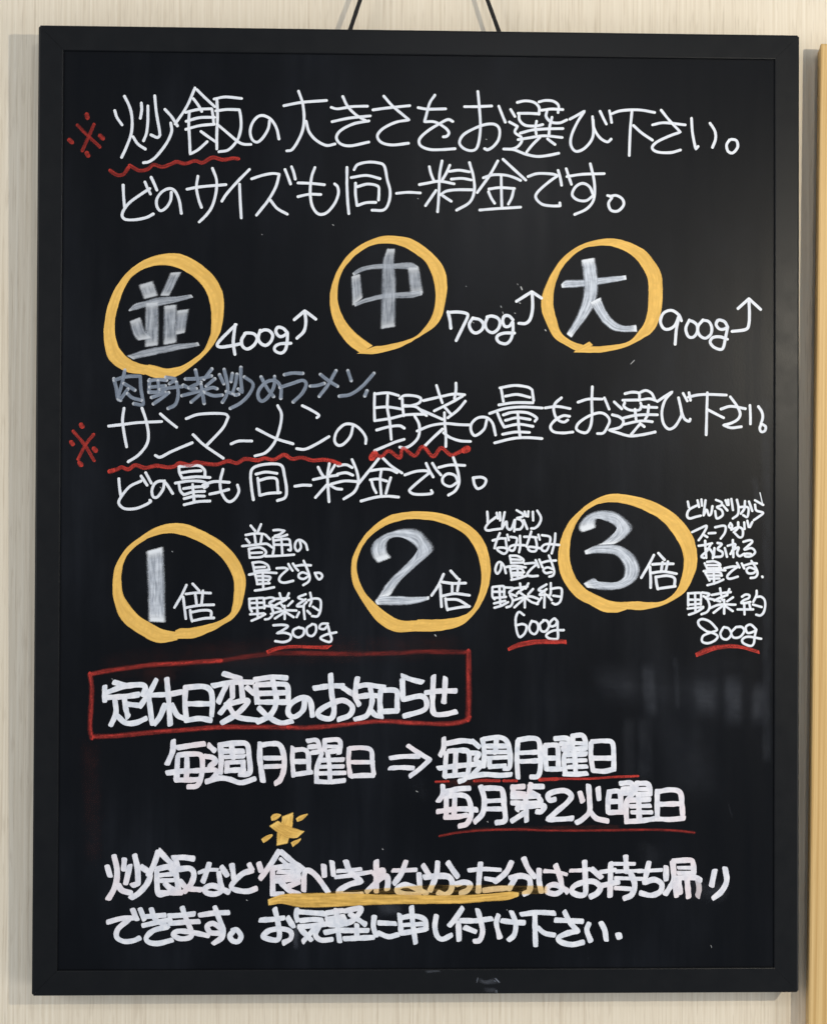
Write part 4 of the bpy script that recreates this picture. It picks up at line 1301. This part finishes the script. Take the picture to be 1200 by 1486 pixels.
'star': ('yel', '''
B 27 1 -1070,-2398 -1074,-2438 -1106,-2523 -1113,-2636 | -977,-2362 -983,-2479 -1001,-2547 -1019,-2616
B 27 1 -1175,-2475 -1106,-2527 -1029,-2568 -944,-2572 | -1102,-2430 -1054,-2459 -973,-2487 -882,-2517
B 27 1 -1159,-2404 -1139,-2384 -1106,-2377 -1072,-2386 | -1149,-2436 -1122,-2432 -1096,-2418 -1072,-2392
B 27 1 -961,-2418 -941,-2400 -909,-2386 -868,-2378 | -949,-2445 -916,-2433 -888,-2412 -866,-2386
B 27 1 -1230,-2577 -1202,-2555 -1170,-2541 -1140,-2537 | -1214,-2611 -1186,-2595 -1154,-2571 -1138,-2547
B 27 1 -1000,-2606 -976,-2590 -948,-2580 -920,-2569 | -984,-2643 -960,-2626 -936,-2606 -916,-2578'''),
'line9': ('white', '''
S 49 1 -2424,-2786 -2402,-2861
S 49 1 -2371,-2706 -2349,-2802 -2349,-2888 -2370,-2963 -2412,-3038
S 49 1 -2338,-2931 -2306,-2974 -2236,-2995
S 49 1 -2291,-2733 -2296,-2813
S 49 1 -2248,-2781 -2279,-2920
S 49 1 -2211,-2701 -2189,-2803 -2183,-2920k -2226,-2936
S 49 1 -2157,-2792 -2092,-2846 -2113,-2921 -2177,-2995 -2236,-3033
S 49 1 -2029,-2674 -2061,-2771 -2103,-2856
S 49 1 -2019,-2669 -1965,-2728 -1900,-2787
S 49 1 -2039,-2808 -1943,-2792 -1910,-2835
S 49 1 -2039,-2824 -2027,-2996 -1963,-2996
S 38 1 -2017,-2857 -1910,-2846
S 38 1 -2028,-2899 -1899,-2894
S 49 1 -1900,-2793 -1878,-2911 -1867,-2986
S 49 1 -1974,-2921 -1931,-2959 -1877,-2986
S 49 1 -2017,-2991 -1845,-2991
S 49 1 -1911,-2723 -1836,-2718 -1756,-2728
S 49 1 -1890,-2739 -1878,-2803
S 49 1 -1868,-2809 -1782,-2804 -1750,-2847 -1771,-2922 -1824,-2986
S 49 1 -1857,-2900 -1803,-2954 -1695,-2970
S 33 1 -1712,-2836 -1643,-2815 -1567,-2815
S 49 1 -1632,-2766 -1653,-2836 -1680,-2906
S 49 1 -1535,-2793 -1492,-2858
S 49 1 -1557,-2836 -1545,-2911 -1534,-2976 -1588,-3003 -1652,-2992 -1663,-2959 -1599,-2938 -1481,-2987
S 49 1 -1455,-2777 -1444,-2847 -1438,-2901
S 49 1 -1299,-2821 -1374,-2847 -1449,-2922 -1454,-2955 -1406,-2976 -1330,-2982 -1266,-2961
S 49 1 -1321,-2772 -1299,-2815
S 49 1 -1246,-2767 -1229,-2821
S 49 1 -1090,-2671 -1160,-2784 -1234,-2885
S 49 1 -1074,-2676 -998,-2741 -880,-2827
S 33 1 -1079,-2730 -1031,-2773
S 49 1 -1138,-2805 -1009,-2789 -923,-2827
S 49 1 -1138,-2827 -1137,-3009
S 38 1 -1095,-2832 -933,-2836
S 38 1 -1105,-2872 -944,-2868
S 49 1 -1127,-2902 -933,-2886
S 49 1 -944,-2816 -933,-2881
S 49 1 -1137,-3004 -1062,-3009
S 49 1 -1084,-2902 -1008,-2977 -922,-3010
S 49 1 -933,-2913 -1040,-2956
S 49 1 -895,-2978 -890,-2849 -858,-2822 -793,-2870 -707,-2989
S 49 1 -740,-2785 -734,-2865
S 49 1 -675,-2758 -664,-2860
S 38 1 -632,-2828 -535,-2823 -449,-2812
S 38 1 -648,-2876 -524,-2860 -362,-2834
S 49 1 -567,-2753 -535,-2828 -448,-2909k -545,-2936 -620,-2984 -609,-3011 -523,-3016 -437,-3006
S 49 1 -330,-2753 -330,-2861 -329,-2990
S 49 1 -351,-2850 -276,-2823 -308,-2893 -405,-2990
S 49 1 -319,-2904 -254,-2867 -238,-2904 -243,-2969
S 38 1 -200,-2824 -114,-2824 -17,-2819
S 49 1 -98,-2754 -135,-2851 -189,-2926
S 49 1 5,-2851 11,-2948 6,-3002 -70,-3012 -156,-2991 -157,-2958 -92,-2937 16,-2980 65,-3007
S 49 1 37,-2786 92,-2873
S 49 1 49,-2878 146,-2868 232,-2873 265,-2916 254,-2981 211,-3013 157,-2997
S 49 1 151,-2760 140,-2862 92,-2981
S 49 1 232,-2765 276,-2830 308,-2873
S 49 1 298,-2933 362,-2917 406,-2938 384,-2981 330,-3003
S 38 1 395,-2825 514,-2815 644,-2822
S 49 1 487,-2771 476,-2885 471,-2992
S 38 1 525,-2890 601,-2901
S 49 1 514,-2982 601,-2971 688,-2966
S 49 1 731,-2761 687,-2842 601,-2917
S 49 1 828,-2734 861,-2810 915,-2880
S 49 1 720,-2885 807,-2869 872,-2896 872,-2983 829,-3010
S 49 1 763,-2885 709,-2972
S 49 1 948,-2821 948,-2907 965,-2994
S 33 1 991,-2832 1078,-2838 1165,-2859
S 49 1 1078,-2789 1111,-2876 1127,-2973 1079,-3010 1013,-2994 1024,-2951 1078,-2940 1155,-2978 1171,-2994
S 35 1 1194,-2829 1277,-2827 1347,-2818
S 49 1 1306,-2759 1312,-2899 1312,-3005 1265,-3022 1206,-2993 1230,-2946 1312,-2917 1383,-2917 1430,-2958 1407,-3005 1354,-3034
S 49 1 1365,-2818 1436,-2882
S 49 1 1512,-2771 1507,-3029
S 38 1 1430,-2841 1548,-2824
S 49 1 1442,-2947 1572,-2918
S 33 1 1512,-2777 1701,-2777
S 49 1 1630,-2719 1636,-2842
S 33 1 1560,-2836 1760,-2830
S 33 1 1548,-2888 1755,-2895
S 49 1 1666,-2842 1701,-2936 1678,-3018 1619,-3047
S 38 1 1548,-2965 1666,-2973
S 33 1 1725,-2836 1819,-2830 1914,-2825
S 49 1 1813,-2766 1796,-2842 1778,-2924k 1855,-2901 1914,-2936 1902,-2995 1832,-3024 1749,-3006
S 49 1 1949,-2802 1949,-2901
S 49 1 2002,-2761 2009,-2901 1973,-2972 1944,-3013
S 49 1 2008,-2755 2138,-2749 2162,-2773 2168,-2843
S 33 1 2044,-2808 2162,-2808
S 38 1 2044,-2849 2174,-2849
S 49 1 2020,-2890 2162,-2884 2222,-2904
S 49 1 2020,-2913 2032,-3030
S 49 1 2050,-2901 2062,-3007
S 49 1 2115,-2902 2127,-3037
S 49 0.7 2198,-2902 2210,-2972 2198,-3031
S 49 1 2334,-2832 2310,-2949
S 49 1 2417,-2814 2429,-2914 2387,-2996 2322,-3049'''),
'line10': ('white', '''
S 46 1 -2416,-3220 -2315,-3193 -2219,-3188
S 46 1 -2251,-3199 -2336,-3273 -2346,-3337 -2292,-3370 -2218,-3365 -2170,-3344
S 46 1 -2224,-3124 -2192,-3199
S 46 1 -2166,-3119 -2133,-3199
S 46 1 -2080,-3119 -2047,-3199 -1951,-3259k -2058,-3285 -2116,-3338 -2100,-3376 -2025,-3387 -1918,-3361
S 46 1 -2122,-3178 -1973,-3167
S 46 1 -2143,-3247 -2026,-3221 -1930,-3200
S 46 1 -1941,-3173 -1844,-3168 -1748,-3158
S 46 1 -1940,-3232 -1822,-3222 -1710,-3217
S 46 1 -1839,-3109 -1812,-3189 -1768,-3297 -1779,-3340 -1854,-3350 -1908,-3318 -1865,-3291 -1758,-3302 -1634,-3329
S 46 1 -1705,-3168 -1598,-3153 -1480,-3148
S 46 1 -1587,-3104 -1555,-3190 -1522,-3276 -1532,-3341 -1596,-3389
S 46 1 -1533,-3276 -1597,-3233 -1645,-3254 -1618,-3303 -1543,-3308
S 46 1 -1436,-3287 -1468,-3330 -1446,-3368 -1403,-3373 -1382,-3330 -1415,-3282 -1447,-3287
S 46 1 -1233,-3208 -1136,-3203 -1050,-3192
S 46 1 -1120,-3122 -1098,-3213 -1082,-3321 -1103,-3364 -1178,-3353 -1210,-3331 -1157,-3288 -1060,-3278 -996,-3300 -995,-3353 -1049,-3385
S 46 1 -1018,-3192 -974,-3262
S 46 1 -948,-3123 -953,-3176 -942,-3214
S 46 1 -932,-3144 -835,-3152 -738,-3159
S 46 1 -921,-3214 -824,-3204 -749,-3209
S 46 1 -931,-3262 -813,-3252 -727,-3242
S 46 1 -770,-3247 -802,-3322 -759,-3365 -672,-3360
S 46 1 -920,-3278 -834,-3365
S 46 1 -813,-3279 -898,-3375
S 46 1 -722,-3156 -587,-3135
S 46 1 -716,-3204 -587,-3183
S 46 1 -706,-3193 -705,-3247
S 46 1 -587,-3178 -576,-3237 -695,-3247
S 46 1 -705,-3220 -587,-3215
S 46 1 -727,-3306 -630,-3290 -544,-3291
S 46 1 -641,-3129 -630,-3258 -613,-3376
S 46 1 -577,-3140 -447,-3119 -501,-3205 -565,-3237
S 46 1 -533,-3162 -414,-3243
S 46 1 -479,-3248 -479,-3345
S 46 1 -533,-3291 -393,-3291
S 46 1 -576,-3355 -457,-3350 -349,-3345
S 46 1 -344,-3184 -350,-3259 -328,-3334
S 46 1 -307,-3232 -177,-3238
S 46 1 -306,-3313 -231,-3340 -160,-3324
S 46 1 -145,-3168 -133,-3314
S 46 1 -145,-3195 -37,-3179 50,-3207 61,-3282
S 38 1 -145,-3251 39,-3241
S 46 1 -133,-3314 -36,-3298 61,-3282
S 46 1 -53,-3109 -42,-3239 -20,-3389
S 46 1 142,-3180 131,-3261 148,-3336 191,-3363 261,-3331
S 46 1 347,-3121 288,-3207 245,-3256
S 46 1 315,-3229 321,-3369
S 46 1 331,-3218 450,-3219 575,-3203
S 46 1 466,-3133 493,-3230 505,-3305 483,-3370 440,-3380
S 46 1 369,-3272 450,-3305
S 46 1 629,-3176 613,-3241 640,-3349
S 46 1 656,-3219 743,-3231 830,-3236
S 46 1 732,-3150 765,-3241 754,-3328 711,-3371
S 46 1 808,-3171 938,-3156 1068,-3162
S 46 1 916,-3177 917,-3285 922,-3415
S 46 1 938,-3274 993,-3318 1069,-3334
S 46 1 1080,-3216 1172,-3221 1289,-3227
S 46 1 1148,-3151 1195,-3238 1254,-3303k 1172,-3320 1101,-3355 1125,-3390 1207,-3408 1296,-3391
S 46 1 1342,-3245 1325,-3297 1355,-3379
S 46 1 1437,-3239 1466,-3298 1478,-3374
S 54 1 1575,-3331 1582,-3354'''),
'yelline': ('yel', '''
B 27 1 -1180,-3047 -1062,-3004 -900,-2994 -631,-2995 -307,-3006 17,-3013 341,-3014 558,-3003 720,-2988 796,-2999 | -1174,-3095 -1061,-3085 -900,-3112 -631,-3108 -307,-3092 17,-3088 341,-3084 558,-3068 699,-3058 791,-3026'''),
'wash': ('wash', '''
B 27 1 -739,-2991 -416,-2968 -200,-2953 16,-2935 341,-2933 666,-2934 1024,-2945 | -739,-3021 -415,-3022 -199,-3034 17,-3034 341,-3035 666,-3023 1024,-3010'''),
'smear': ('smear', '''
B 27 0.6 2106,-1260 2138,-1448 2159,-1676 | 2379,-1302 2379,-1468 2390,-1676
B 27 0.7 1122,-1095 1374,-1386 1667,-1656 | 2799,-1051 2799,-1384 2799,-1843
B 27 0.7 2379,-1239 2379,-1468 2375,-1718 | 2584,-1249 2581,-1468 2577,-1739
B 27 0.55 2595,-1312 2595,-1468 2595,-1728 | 2782,-1301 2782,-1468 2778,-1718
B 27 0.35 2211,-1135 2379,-1281 | 2694,-1114 2715,-1301
B 27 0.5 1725,-1157 1738,-1385 1751,-1656 | 1875,-1177 1884,-1385 1901,-1656
B 27 0.6 1269,-1157 1332,-1344 1416,-1573 | 1750,-1136 1758,-1344 1771,-1593
B 27 0.25 1990,-1135 2001,-1344 2012,-1572 | 2053,-1146 2060,-1344 2069,-1572
B 27 0.25 1583,-1593 1584,-1864 1595,-2196 | 1730,-1593 1730,-1864 1752,-2196
B 27 0.3 1698,-1573 1699,-1843 1699,-2175 | 1855,-1593 1856,-1843 1877,-2175
B 27 0.2 1834,-1552 1877,-1864 1961,-2425 | 2295,-1572 2379,-1864 2506,-2425
B 27 0.4 2274,-1676 2295,-1718 | 2694,-1760 2715,-1822
B 27 0.25 2434,-2301 2464,-2425 | 2451,-2301 2485,-2425
B 27 0.3 1669,-2549 1962,-2611 | 1669,-2797 1962,-2840
B 27 0.16 623,-1262 707,-1490 832,-1656 | 1541,-1261 1583,-1510 1751,-1656
B 27 0.3 2671,914 2697,-132 2694,-1385 2694,-2010 | 2793,915 2794,-132 2795,-1384 2791,-2010
B 27 1.2 2201,-2895 2245,-3138 | 2474,-2825 2463,-3085
B 27 0.7 2053,-2824 2081,-3084 | 2299,-2841 2299,-3084
B 27 0.12 -1904,-1192 -1663,-1084 -1018,-1029 | -1903,-1407 -1661,-1460 -1015,-1460
B 27 0.3 -122,-2010 67,-2026 | -67,-2323 176,-2312
B 27 1 -980,-3182 -984,-3450 | -921,-3182 -925,-3450
B 27 0.8 1330,-3486 1319,-3502 | 1346,-3540 1335,-3567
B 27 0.9 -361,-3044 -91,-3077 | -334,-3205 -91,-3185
B 27 0.1 816,1474 981,985 | 1307,1587 1581,1098
B 27 0.35 2597,286 2657,13 | 2679,286 2712,14'''),
'redstain': ('redsm', '''
B 27 0.16 -2666,-1756 -2642,-2212 -2616,-2801 | -2463,-1756 -2449,-2212 -2435,-2802
B 27 0.22 -2521,-1112 -1664,-1003 -1018,-975 388,-945 | -2508,-1407 -1662,-1272 -1017,-1244 389,-1188
B 27 0.8 175,-2107 609,-2081 | 176,-2188 609,-2162
B 27 0.5 393,-2485 1589,-2460 | 394,-2528 1589,-2509
B 27 0.3 -2226,-1235 -1850,-1192 | -2224,-1407 -1849,-1364'''),
'dust': ('smear', '''
S 7 1 764,1790 767,1784
S 14 1 792,1765 800,1747
S 9 1 779,1640 786,1637
S 9 1 743,1559 747,1556
S 8 1 632,1614 637,1604
S 7 1 647,1567 653,1553
S 7 1 416,1482 419,1479
S 9 1 983,1430 987,1427
S 7 1 357,1768 360,1766
S 5 1 -1250,2164 -1244,2160
S 9 1 -693,2245 -687,2240
S 7 1 -26,2458 -21,2456
S 8 1 511,2933 517,2931
S 9 1 985,1426 990,1421
S 8 1 1663,1164 1690,1192
S 10 1 123,-978 131,-989
S 8 1 -282,-2656 -277,-2660
S 7 1 -1341,-3052 -1335,-3055
S 7 1 540,-2442 545,-2448
S 7 1 -2396,-1327 -2393,-1330
S 7 1 -1936,-330 -1931,-334
S 7 1 -19,-2204 -8,-2210
S 7 1 -647,-1918 -641,-1921
S 5 1 -96,-1859 -91,-1862
S 5 1 694,-3133 699,-3137
S 5 1 -2476,-1413 -2473,-1416
S 5 1 2305,-3420 2311,-3436
S 8 1 -2030,171 -2025,166'''),
'scuff': ('smear', '''
B 27 1.4 460,-3647 533,-3671 600,-3648 | 468,-3705 547,-3719 648,-3710
B 27 0.8 499,-3722 560,-3728 625,-3728 | 506,-3782 560,-3785 625,-3782
S 11 5 461,-3698 469,-3655
S 14 6 601,-3661 639,-3699
S 11 4 590,-3678 614,-3693
S 8 5 609,-3753 606,-3779
S 8 4 617,-3753 617,-3780
B 27 1.2 46,-3595 167,-3596 | 59,-3624 195,-3619'''),
}



def catmull(P, step):
    """smooth curve through the points; returns evenly spaced samples"""
    P = np.asarray(P, float)
    if len(P) == 1:
        return P
    if len(P) == 2:
        Q = P
    else:
        E = np.vstack([2 * P[0] - P[1], P, 2 * P[-1] - P[-2]])
        out = []
        for i in range(1, len(E) - 2):
            t = np.linspace(0, 1, 14, endpoint=False)[:, None]
            a, b, c, d = E[i - 1], E[i], E[i + 1], E[i + 2]
            out.append(0.5 * (2 * b + (c - a) * t + (2 * a - 5 * b + 4 * c - d) * t ** 2 + (3 * b - a - 3 * c + d) * t ** 3))
        Q = np.vstack(out + [P[-1:]])
    d = np.concatenate([[0], np.cumsum(np.linalg.norm(np.diff(Q, axis=0), axis=1))])
    n = max(2, int(d[-1] / step) + 1)
    s = np.linspace(0, d[-1], n)
    return np.stack([np.interp(s, d, Q[:, 0]), np.interp(s, d, Q[:, 1])], 1)


def parse_pts(toks):
    segs, cur = [], []
    for t in toks:
        k = t.endswith('k')
        x, y = t.rstrip('k').split(',')
        cur.append((float(x) / 1e4, float(y) / 1e4))
        if k:
            segs.append(cur)
            cur = [cur[-1]]
    segs.append(cur)
    return segs


def smooth_rand(n, step, rng):
    k = max(2, int(n * step / 0.004) + 2)
    return np.interp(np.linspace(0, k - 1, n), np.arange(k), rng.normal(0, 1, k))


VC = np.array([-1, -0.72, -0.36, 0, 0.36, 0.72, 1.0])
LAYER = {}
LIFT = 3e-5
rng = np.random.default_rng(5)


class Ink:
    def __init__(self, y0=None, soft=False):
        self.soft = soft
        self.y0 = PANEL_Y if y0 is None else y0
        self.v, self.f, self.at = [], [], {k: [] for k in ('u', 'v', 'rn', 'en', 'al')}

    def add(self, left, right, al, width, fade=1.6):
        """one ribbon between two edge curves (n x 2 arrays)"""
        n = len(left)
        mid = (left + right) / 2
        cells = set()
        for row in (left, mid, right):
            for x, z in row:
                cells.add((int(x // 0.002), int(z // 0.002)))
        lay = 1 + max(LAYER.get(c, 0) for c in cells)
        for c in cells:
            LAYER[c] = lay
        d = np.concatenate([[0], np.cumsum(np.linalg.norm(np.diff(mid, axis=0), axis=1))])
        L = max(d[-1], 1e-6)
        rn = rng.random()
        base = len(self.v)
        k = len(VC)
        for i in range(n):
            y = self.y0 - 0.00004 - LIFT * (lay + 0.8 * i / n)
            for vv in VC:
                p = left[i] + (right[i] - left[i]) * (vv + 1) / 2
                self.v.append((p[0], y, p[1]))
                self.at['u'].append(d[i] * 1000)
                self.at['v'].append(vv)
                self.at['rn'].append(rn)
                self.at['en'].append(min(1.0, min(d[i], L - d[i]) / (width * fade)))
                self.at['al'].append(al)
        for i in range(n - 1):
            for j in range(k - 1):
                a = base + i * k + j
                self.f.append((a, a + 1, a + k + 1, a + k))

    def stroke(self, segs, w, al, square):
        pts = []
        for s in segs:
            q = catmull(s, 0.0006)
            pts.append(q if not pts else q[1:])
        q = np.vstack(pts)
        n = len(q)
        t = np.gradient(q, axis=0)
        if n > 4:                                        # ease the corners so that the ribbon turns in a small arc
            for _ in range(2):
                t[1:-1] = (t[:-2] + 2 * t[1:-1] + t[2:]) / 4
        t /= np.maximum(np.linalg.norm(t, axis=1), 1e-9)[:, None]
        nrm = np.stack([-t[:, 1], t[:, 0]], 1)
        j = 0.035 if not square else 0.06
        hw = w / 2 * (1 + j * smooth_rand(n, 0.0006, rng))
        # round (thin tip) or blunt, slightly slanted (chisel tip) ends
        cap = 0.95 if not square else 0.65
        th = np.linspace(0, math.pi / 2, 5)[:-1]
        sk0, sk1 = (rng.normal(0, 0.22, 2) if square else (0, 0))
        H = []
        Lf, Rt = [], []
        for a in th:
            c = q[0] - t[0] * hw[0] * cap * math.cos(a)
            h = hw[0] * max(0.08, math.sin(a) if not square else math.sin(a) ** 0.62)
            Lf.append(c + nrm[0] * h + t[0] * h * sk0)
            Rt.append(c - nrm[0] * h - t[0] * h * sk0)
        for i in range(n):
            f0 = sk0 * max(0, 1 - i / 4) if n > 8 else 0
            f1 = sk1 * max(0, 1 - (n - 1 - i) / 4) if n > 8 else 0
            Lf.append(q[i] + nrm[i] * hw[i] + t[i] * hw[i] * (f0 + f1))
            Rt.append(q[i] - nrm[i] * hw[i] - t[i] * hw[i] * (f0 + f1))
        for a in th[::-1]:
            c = q[-1] + t[-1] * hw[-1] * cap * math.cos(a)
            h = hw[-1] * max(0.08, math.sin(a) if not square else math.sin(a) ** 0.62)
            f1 = sk1 if n > 8 else 0
            Lf.append(c + nrm[-1] * h + t[-1] * h * f1)
            Rt.append(c - nrm[-1] * h - t[-1] * h * f1)
        self.add(np.array(Lf), np.array(Rt), al, w)

    def band(self, le, ri, al, over=0.0, grow=0.0):
        le, ri = catmull(le, 0.0007), catmull(ri, 0.0007)
        if over:                                         # a closed ring: its end runs on over its start
            for k in range(3):
                f = over / 3 / 0.0007
                le, ri = np.vstack([le, le[-1] + (le[-1] - le[-2]) * f]), np.vstack([ri, ri[-1] + (ri[-1] - ri[-2]) * f])
        n = max(len(le), len(ri))

        def res(p):
            s = np.linspace(0, len(p) - 1, n)
            return np.stack([np.interp(s, np.arange(len(p)), p[:, 0]), np.interp(s, np.arange(len(p)), p[:, 1])], 1)
        le, ri = res(le), res(ri)
        if grow:
            le, ri = le + (le - ri) * grow, ri + (ri - le) * grow
        w = float(np.mean(np.linalg.norm(le - ri, axis=1)))
        jit = 0.00010
        le = le + np.stack([smooth_rand(n, 0.0007, rng), smooth_rand(n, 0.0007, rng)], 1) * jit
        ri = ri + np.stack([smooth_rand(n, 0.0007, rng), smooth_rand(n, 0.0007, rng)], 1) * jit
        self.add(le, ri, al, w, 0.8 if self.soft else 1.6)

    def build(self, name, m, parent, label):
        o = link_mesh(name, self.v, self.f, m, parent, label)
        for k, vals in self.at.items():
            a = o.data.attributes.new(k, 'FLOAT', 'POINT')
            a.data.foreach_set('value', np.array(vals, np.float32))
        return o


# part key -> (name, parent key or None, label, ink)
PARTS = {
    'redstain': ('wiped_stain', None, None, 'redsm'),
    'smear': ('wiped_smear', None, None, 'smear'),
    'dust': ('chalk_speck', None, None, 'dust'),
    'scuff': ('scuff_mark', None, None, 'smear'),
    'circle1': ('drawn_ring', None, 'orange ring around the character for regular', 'yel'),
    'circle2': ('drawn_ring', None, 'orange ring around the character for medium', 'yel'),
    'circle3': ('drawn_ring', None, 'orange ring around the character for large', 'yel'),
    'circle4': ('drawn_ring', None, 'orange ring around the number one', 'yel'),
    'circle5': ('drawn_ring', None, 'orange ring around the number two', 'yel'),
    'circle6': ('drawn_ring', None, 'orange ring around the number three', 'yel'),
    'size1': ('size_character', 'circle1', None, 'gray'),
    'size2': ('size_character', 'circle2', None, 'gray'),
    'size3': ('size_character', 'circle3', None, 'gray'),
    'multiple1': ('large_numeral', 'circle4', None, 'gray'),
    'multiple2': ('large_numeral', 'circle5', None, 'gray'),
    'multiple3': ('large_numeral', 'circle6', None, 'gray'),
    'times1': ('small_character', 'circle4', None, 'white'),
    'times2': ('small_character', 'circle5', None, 'white'),
    'times3': ('small_character', 'circle6', None, 'white'),
    'line1': ('writing_line', None, 'top white line on choosing a fried rice size', 'white'),
    'line2': ('writing_line', None, 'second white line saying every size costs the same', 'white'),
    'line3': ('writing_line', None, 'small grey line naming a meat and vegetable noodle soup', 'gry'),
    'line4': ('writing_line', None, 'white line on choosing the amount of vegetables', 'white'),
    'line5': ('writing_line', None, 'white line saying every amount costs the same', 'white'),
    'weight1': ('weight_note', None, 'white 400g with an upward arrow', 'white'),
    'weight2': ('weight_note', None, 'white 700g with an upward arrow', 'white'),
    'weight3': ('weight_note', None, 'white 900g with an upward arrow', 'white'),
    'note1': ('portion_note', None, 'small white note ending in 300g', 'white'),
    'note2': ('portion_note', None, 'small white note ending in 600g', 'white'),
    'note3': ('portion_note', None, 'small white note ending in 800g', 'white'),
    'line6': ('writing_line', None, 'thick white heading inside the red box', 'thick'),
    'line7a': ('writing_line', None, 'thick pinkish white line ending in a double arrow', 'pink'),
    'line7b': ('writing_line', None, 'thick white line right of the double arrow', 'thick'),
    'line8': ('writing_line', None, 'thick white line with the numeral 2 above a red line', 'pink'),
    'line9': ('writing_line', None, 'thick white line crossed by the orange underline', 'pink'),
    'line10': ('writing_line', None, 'bottom thick white line of writing', 'thick'),
    'redmark1': ('asterisk_mark', None, 'red asterisk beside the top line', 'red'),
    'redmark2': ('asterisk_mark', None, 'red asterisk beside the middle lines', 'red'),
    'star': ('asterisk_mark', None, 'orange asterisk above the bottom lines', 'yelbrush'),
    'redwave1': ('wavy_underline', 'line1', None, 'red'),
    'redwave2': ('wavy_underline', 'line4', None, 'red'),
    'redwave3': ('wavy_underline', 'line4', None, 'red'),
    'redline1': ('underline', 'note1', None, 'red'),
    'redline2': ('underline', 'note2', None, 'red'),
    'redline3': ('underline', 'note3', None, 'red'),
    'redline4': ('underline', 'line7b', None, 'red'),
    'redline5': ('underline', 'line8', None, 'redsoft'),
    'redbox': ('box_outline', None, 'red box outline around the thick heading', 'redsoft'),
    'wash': ('yellow_wash', None, None, 'wash'),
    'yelline': ('underline', None, 'thick orange underline', 'yelbrush'),
}

COVER = {'size1': 0.78, 'size2': 0.8, 'size3': 1.35, 'multiple1': 1.15, 'multiple2': 1.25, 'multiple3': 1.32,
         'redmark1': 0.62, 'redmark2': 0.8, 'redwave1': 0.8}
made = {}
for key, (name, par, label, ink) in PARTS.items():
    _, txt = DATA[key]
    g = Ink(0.0 if key == 'scuff' else None, ink in ('smear', 'redsm'))         # scuffs sit on the frame's face
    for ln in txt.strip().splitlines():
        tk = ln.split()
        if key in ('smear', 'dust', 'redstain', 'scuff') and g.v:          # each wiped mark is a part of its own
            g.build(name, INK[ink], board, label)
            g = Ink(g.y0, g.soft)
        w, al = float(tk[1]) / 1e4, float(tk[2])
        if tk[0] == 'B':
            i = tk.index('|')
            le = [p for s in parse_pts(tk[3:i]) for p in s]
            ri = [p for s in parse_pts(tk[i + 1:]) for p in s]
            g.band(le, ri, al * COVER.get(key, 1), 0.0024 if key[:6] == 'circle' and len(le) > 9 else 0, 0.09 if ink == 'gray' else 0)
        else:
            g.stroke(parse_pts(tk[3:]), w * {'white': 0.9, 'thick': 0.91, 'pink': 0.91}.get(ink, 1), al * COVER.get(key, 1), ink in ('thick', 'pink'))
    made[key] = g.build(name, INK[ink], made[par] if par else board, label)
print('ink layers', max(LAYER.values()))
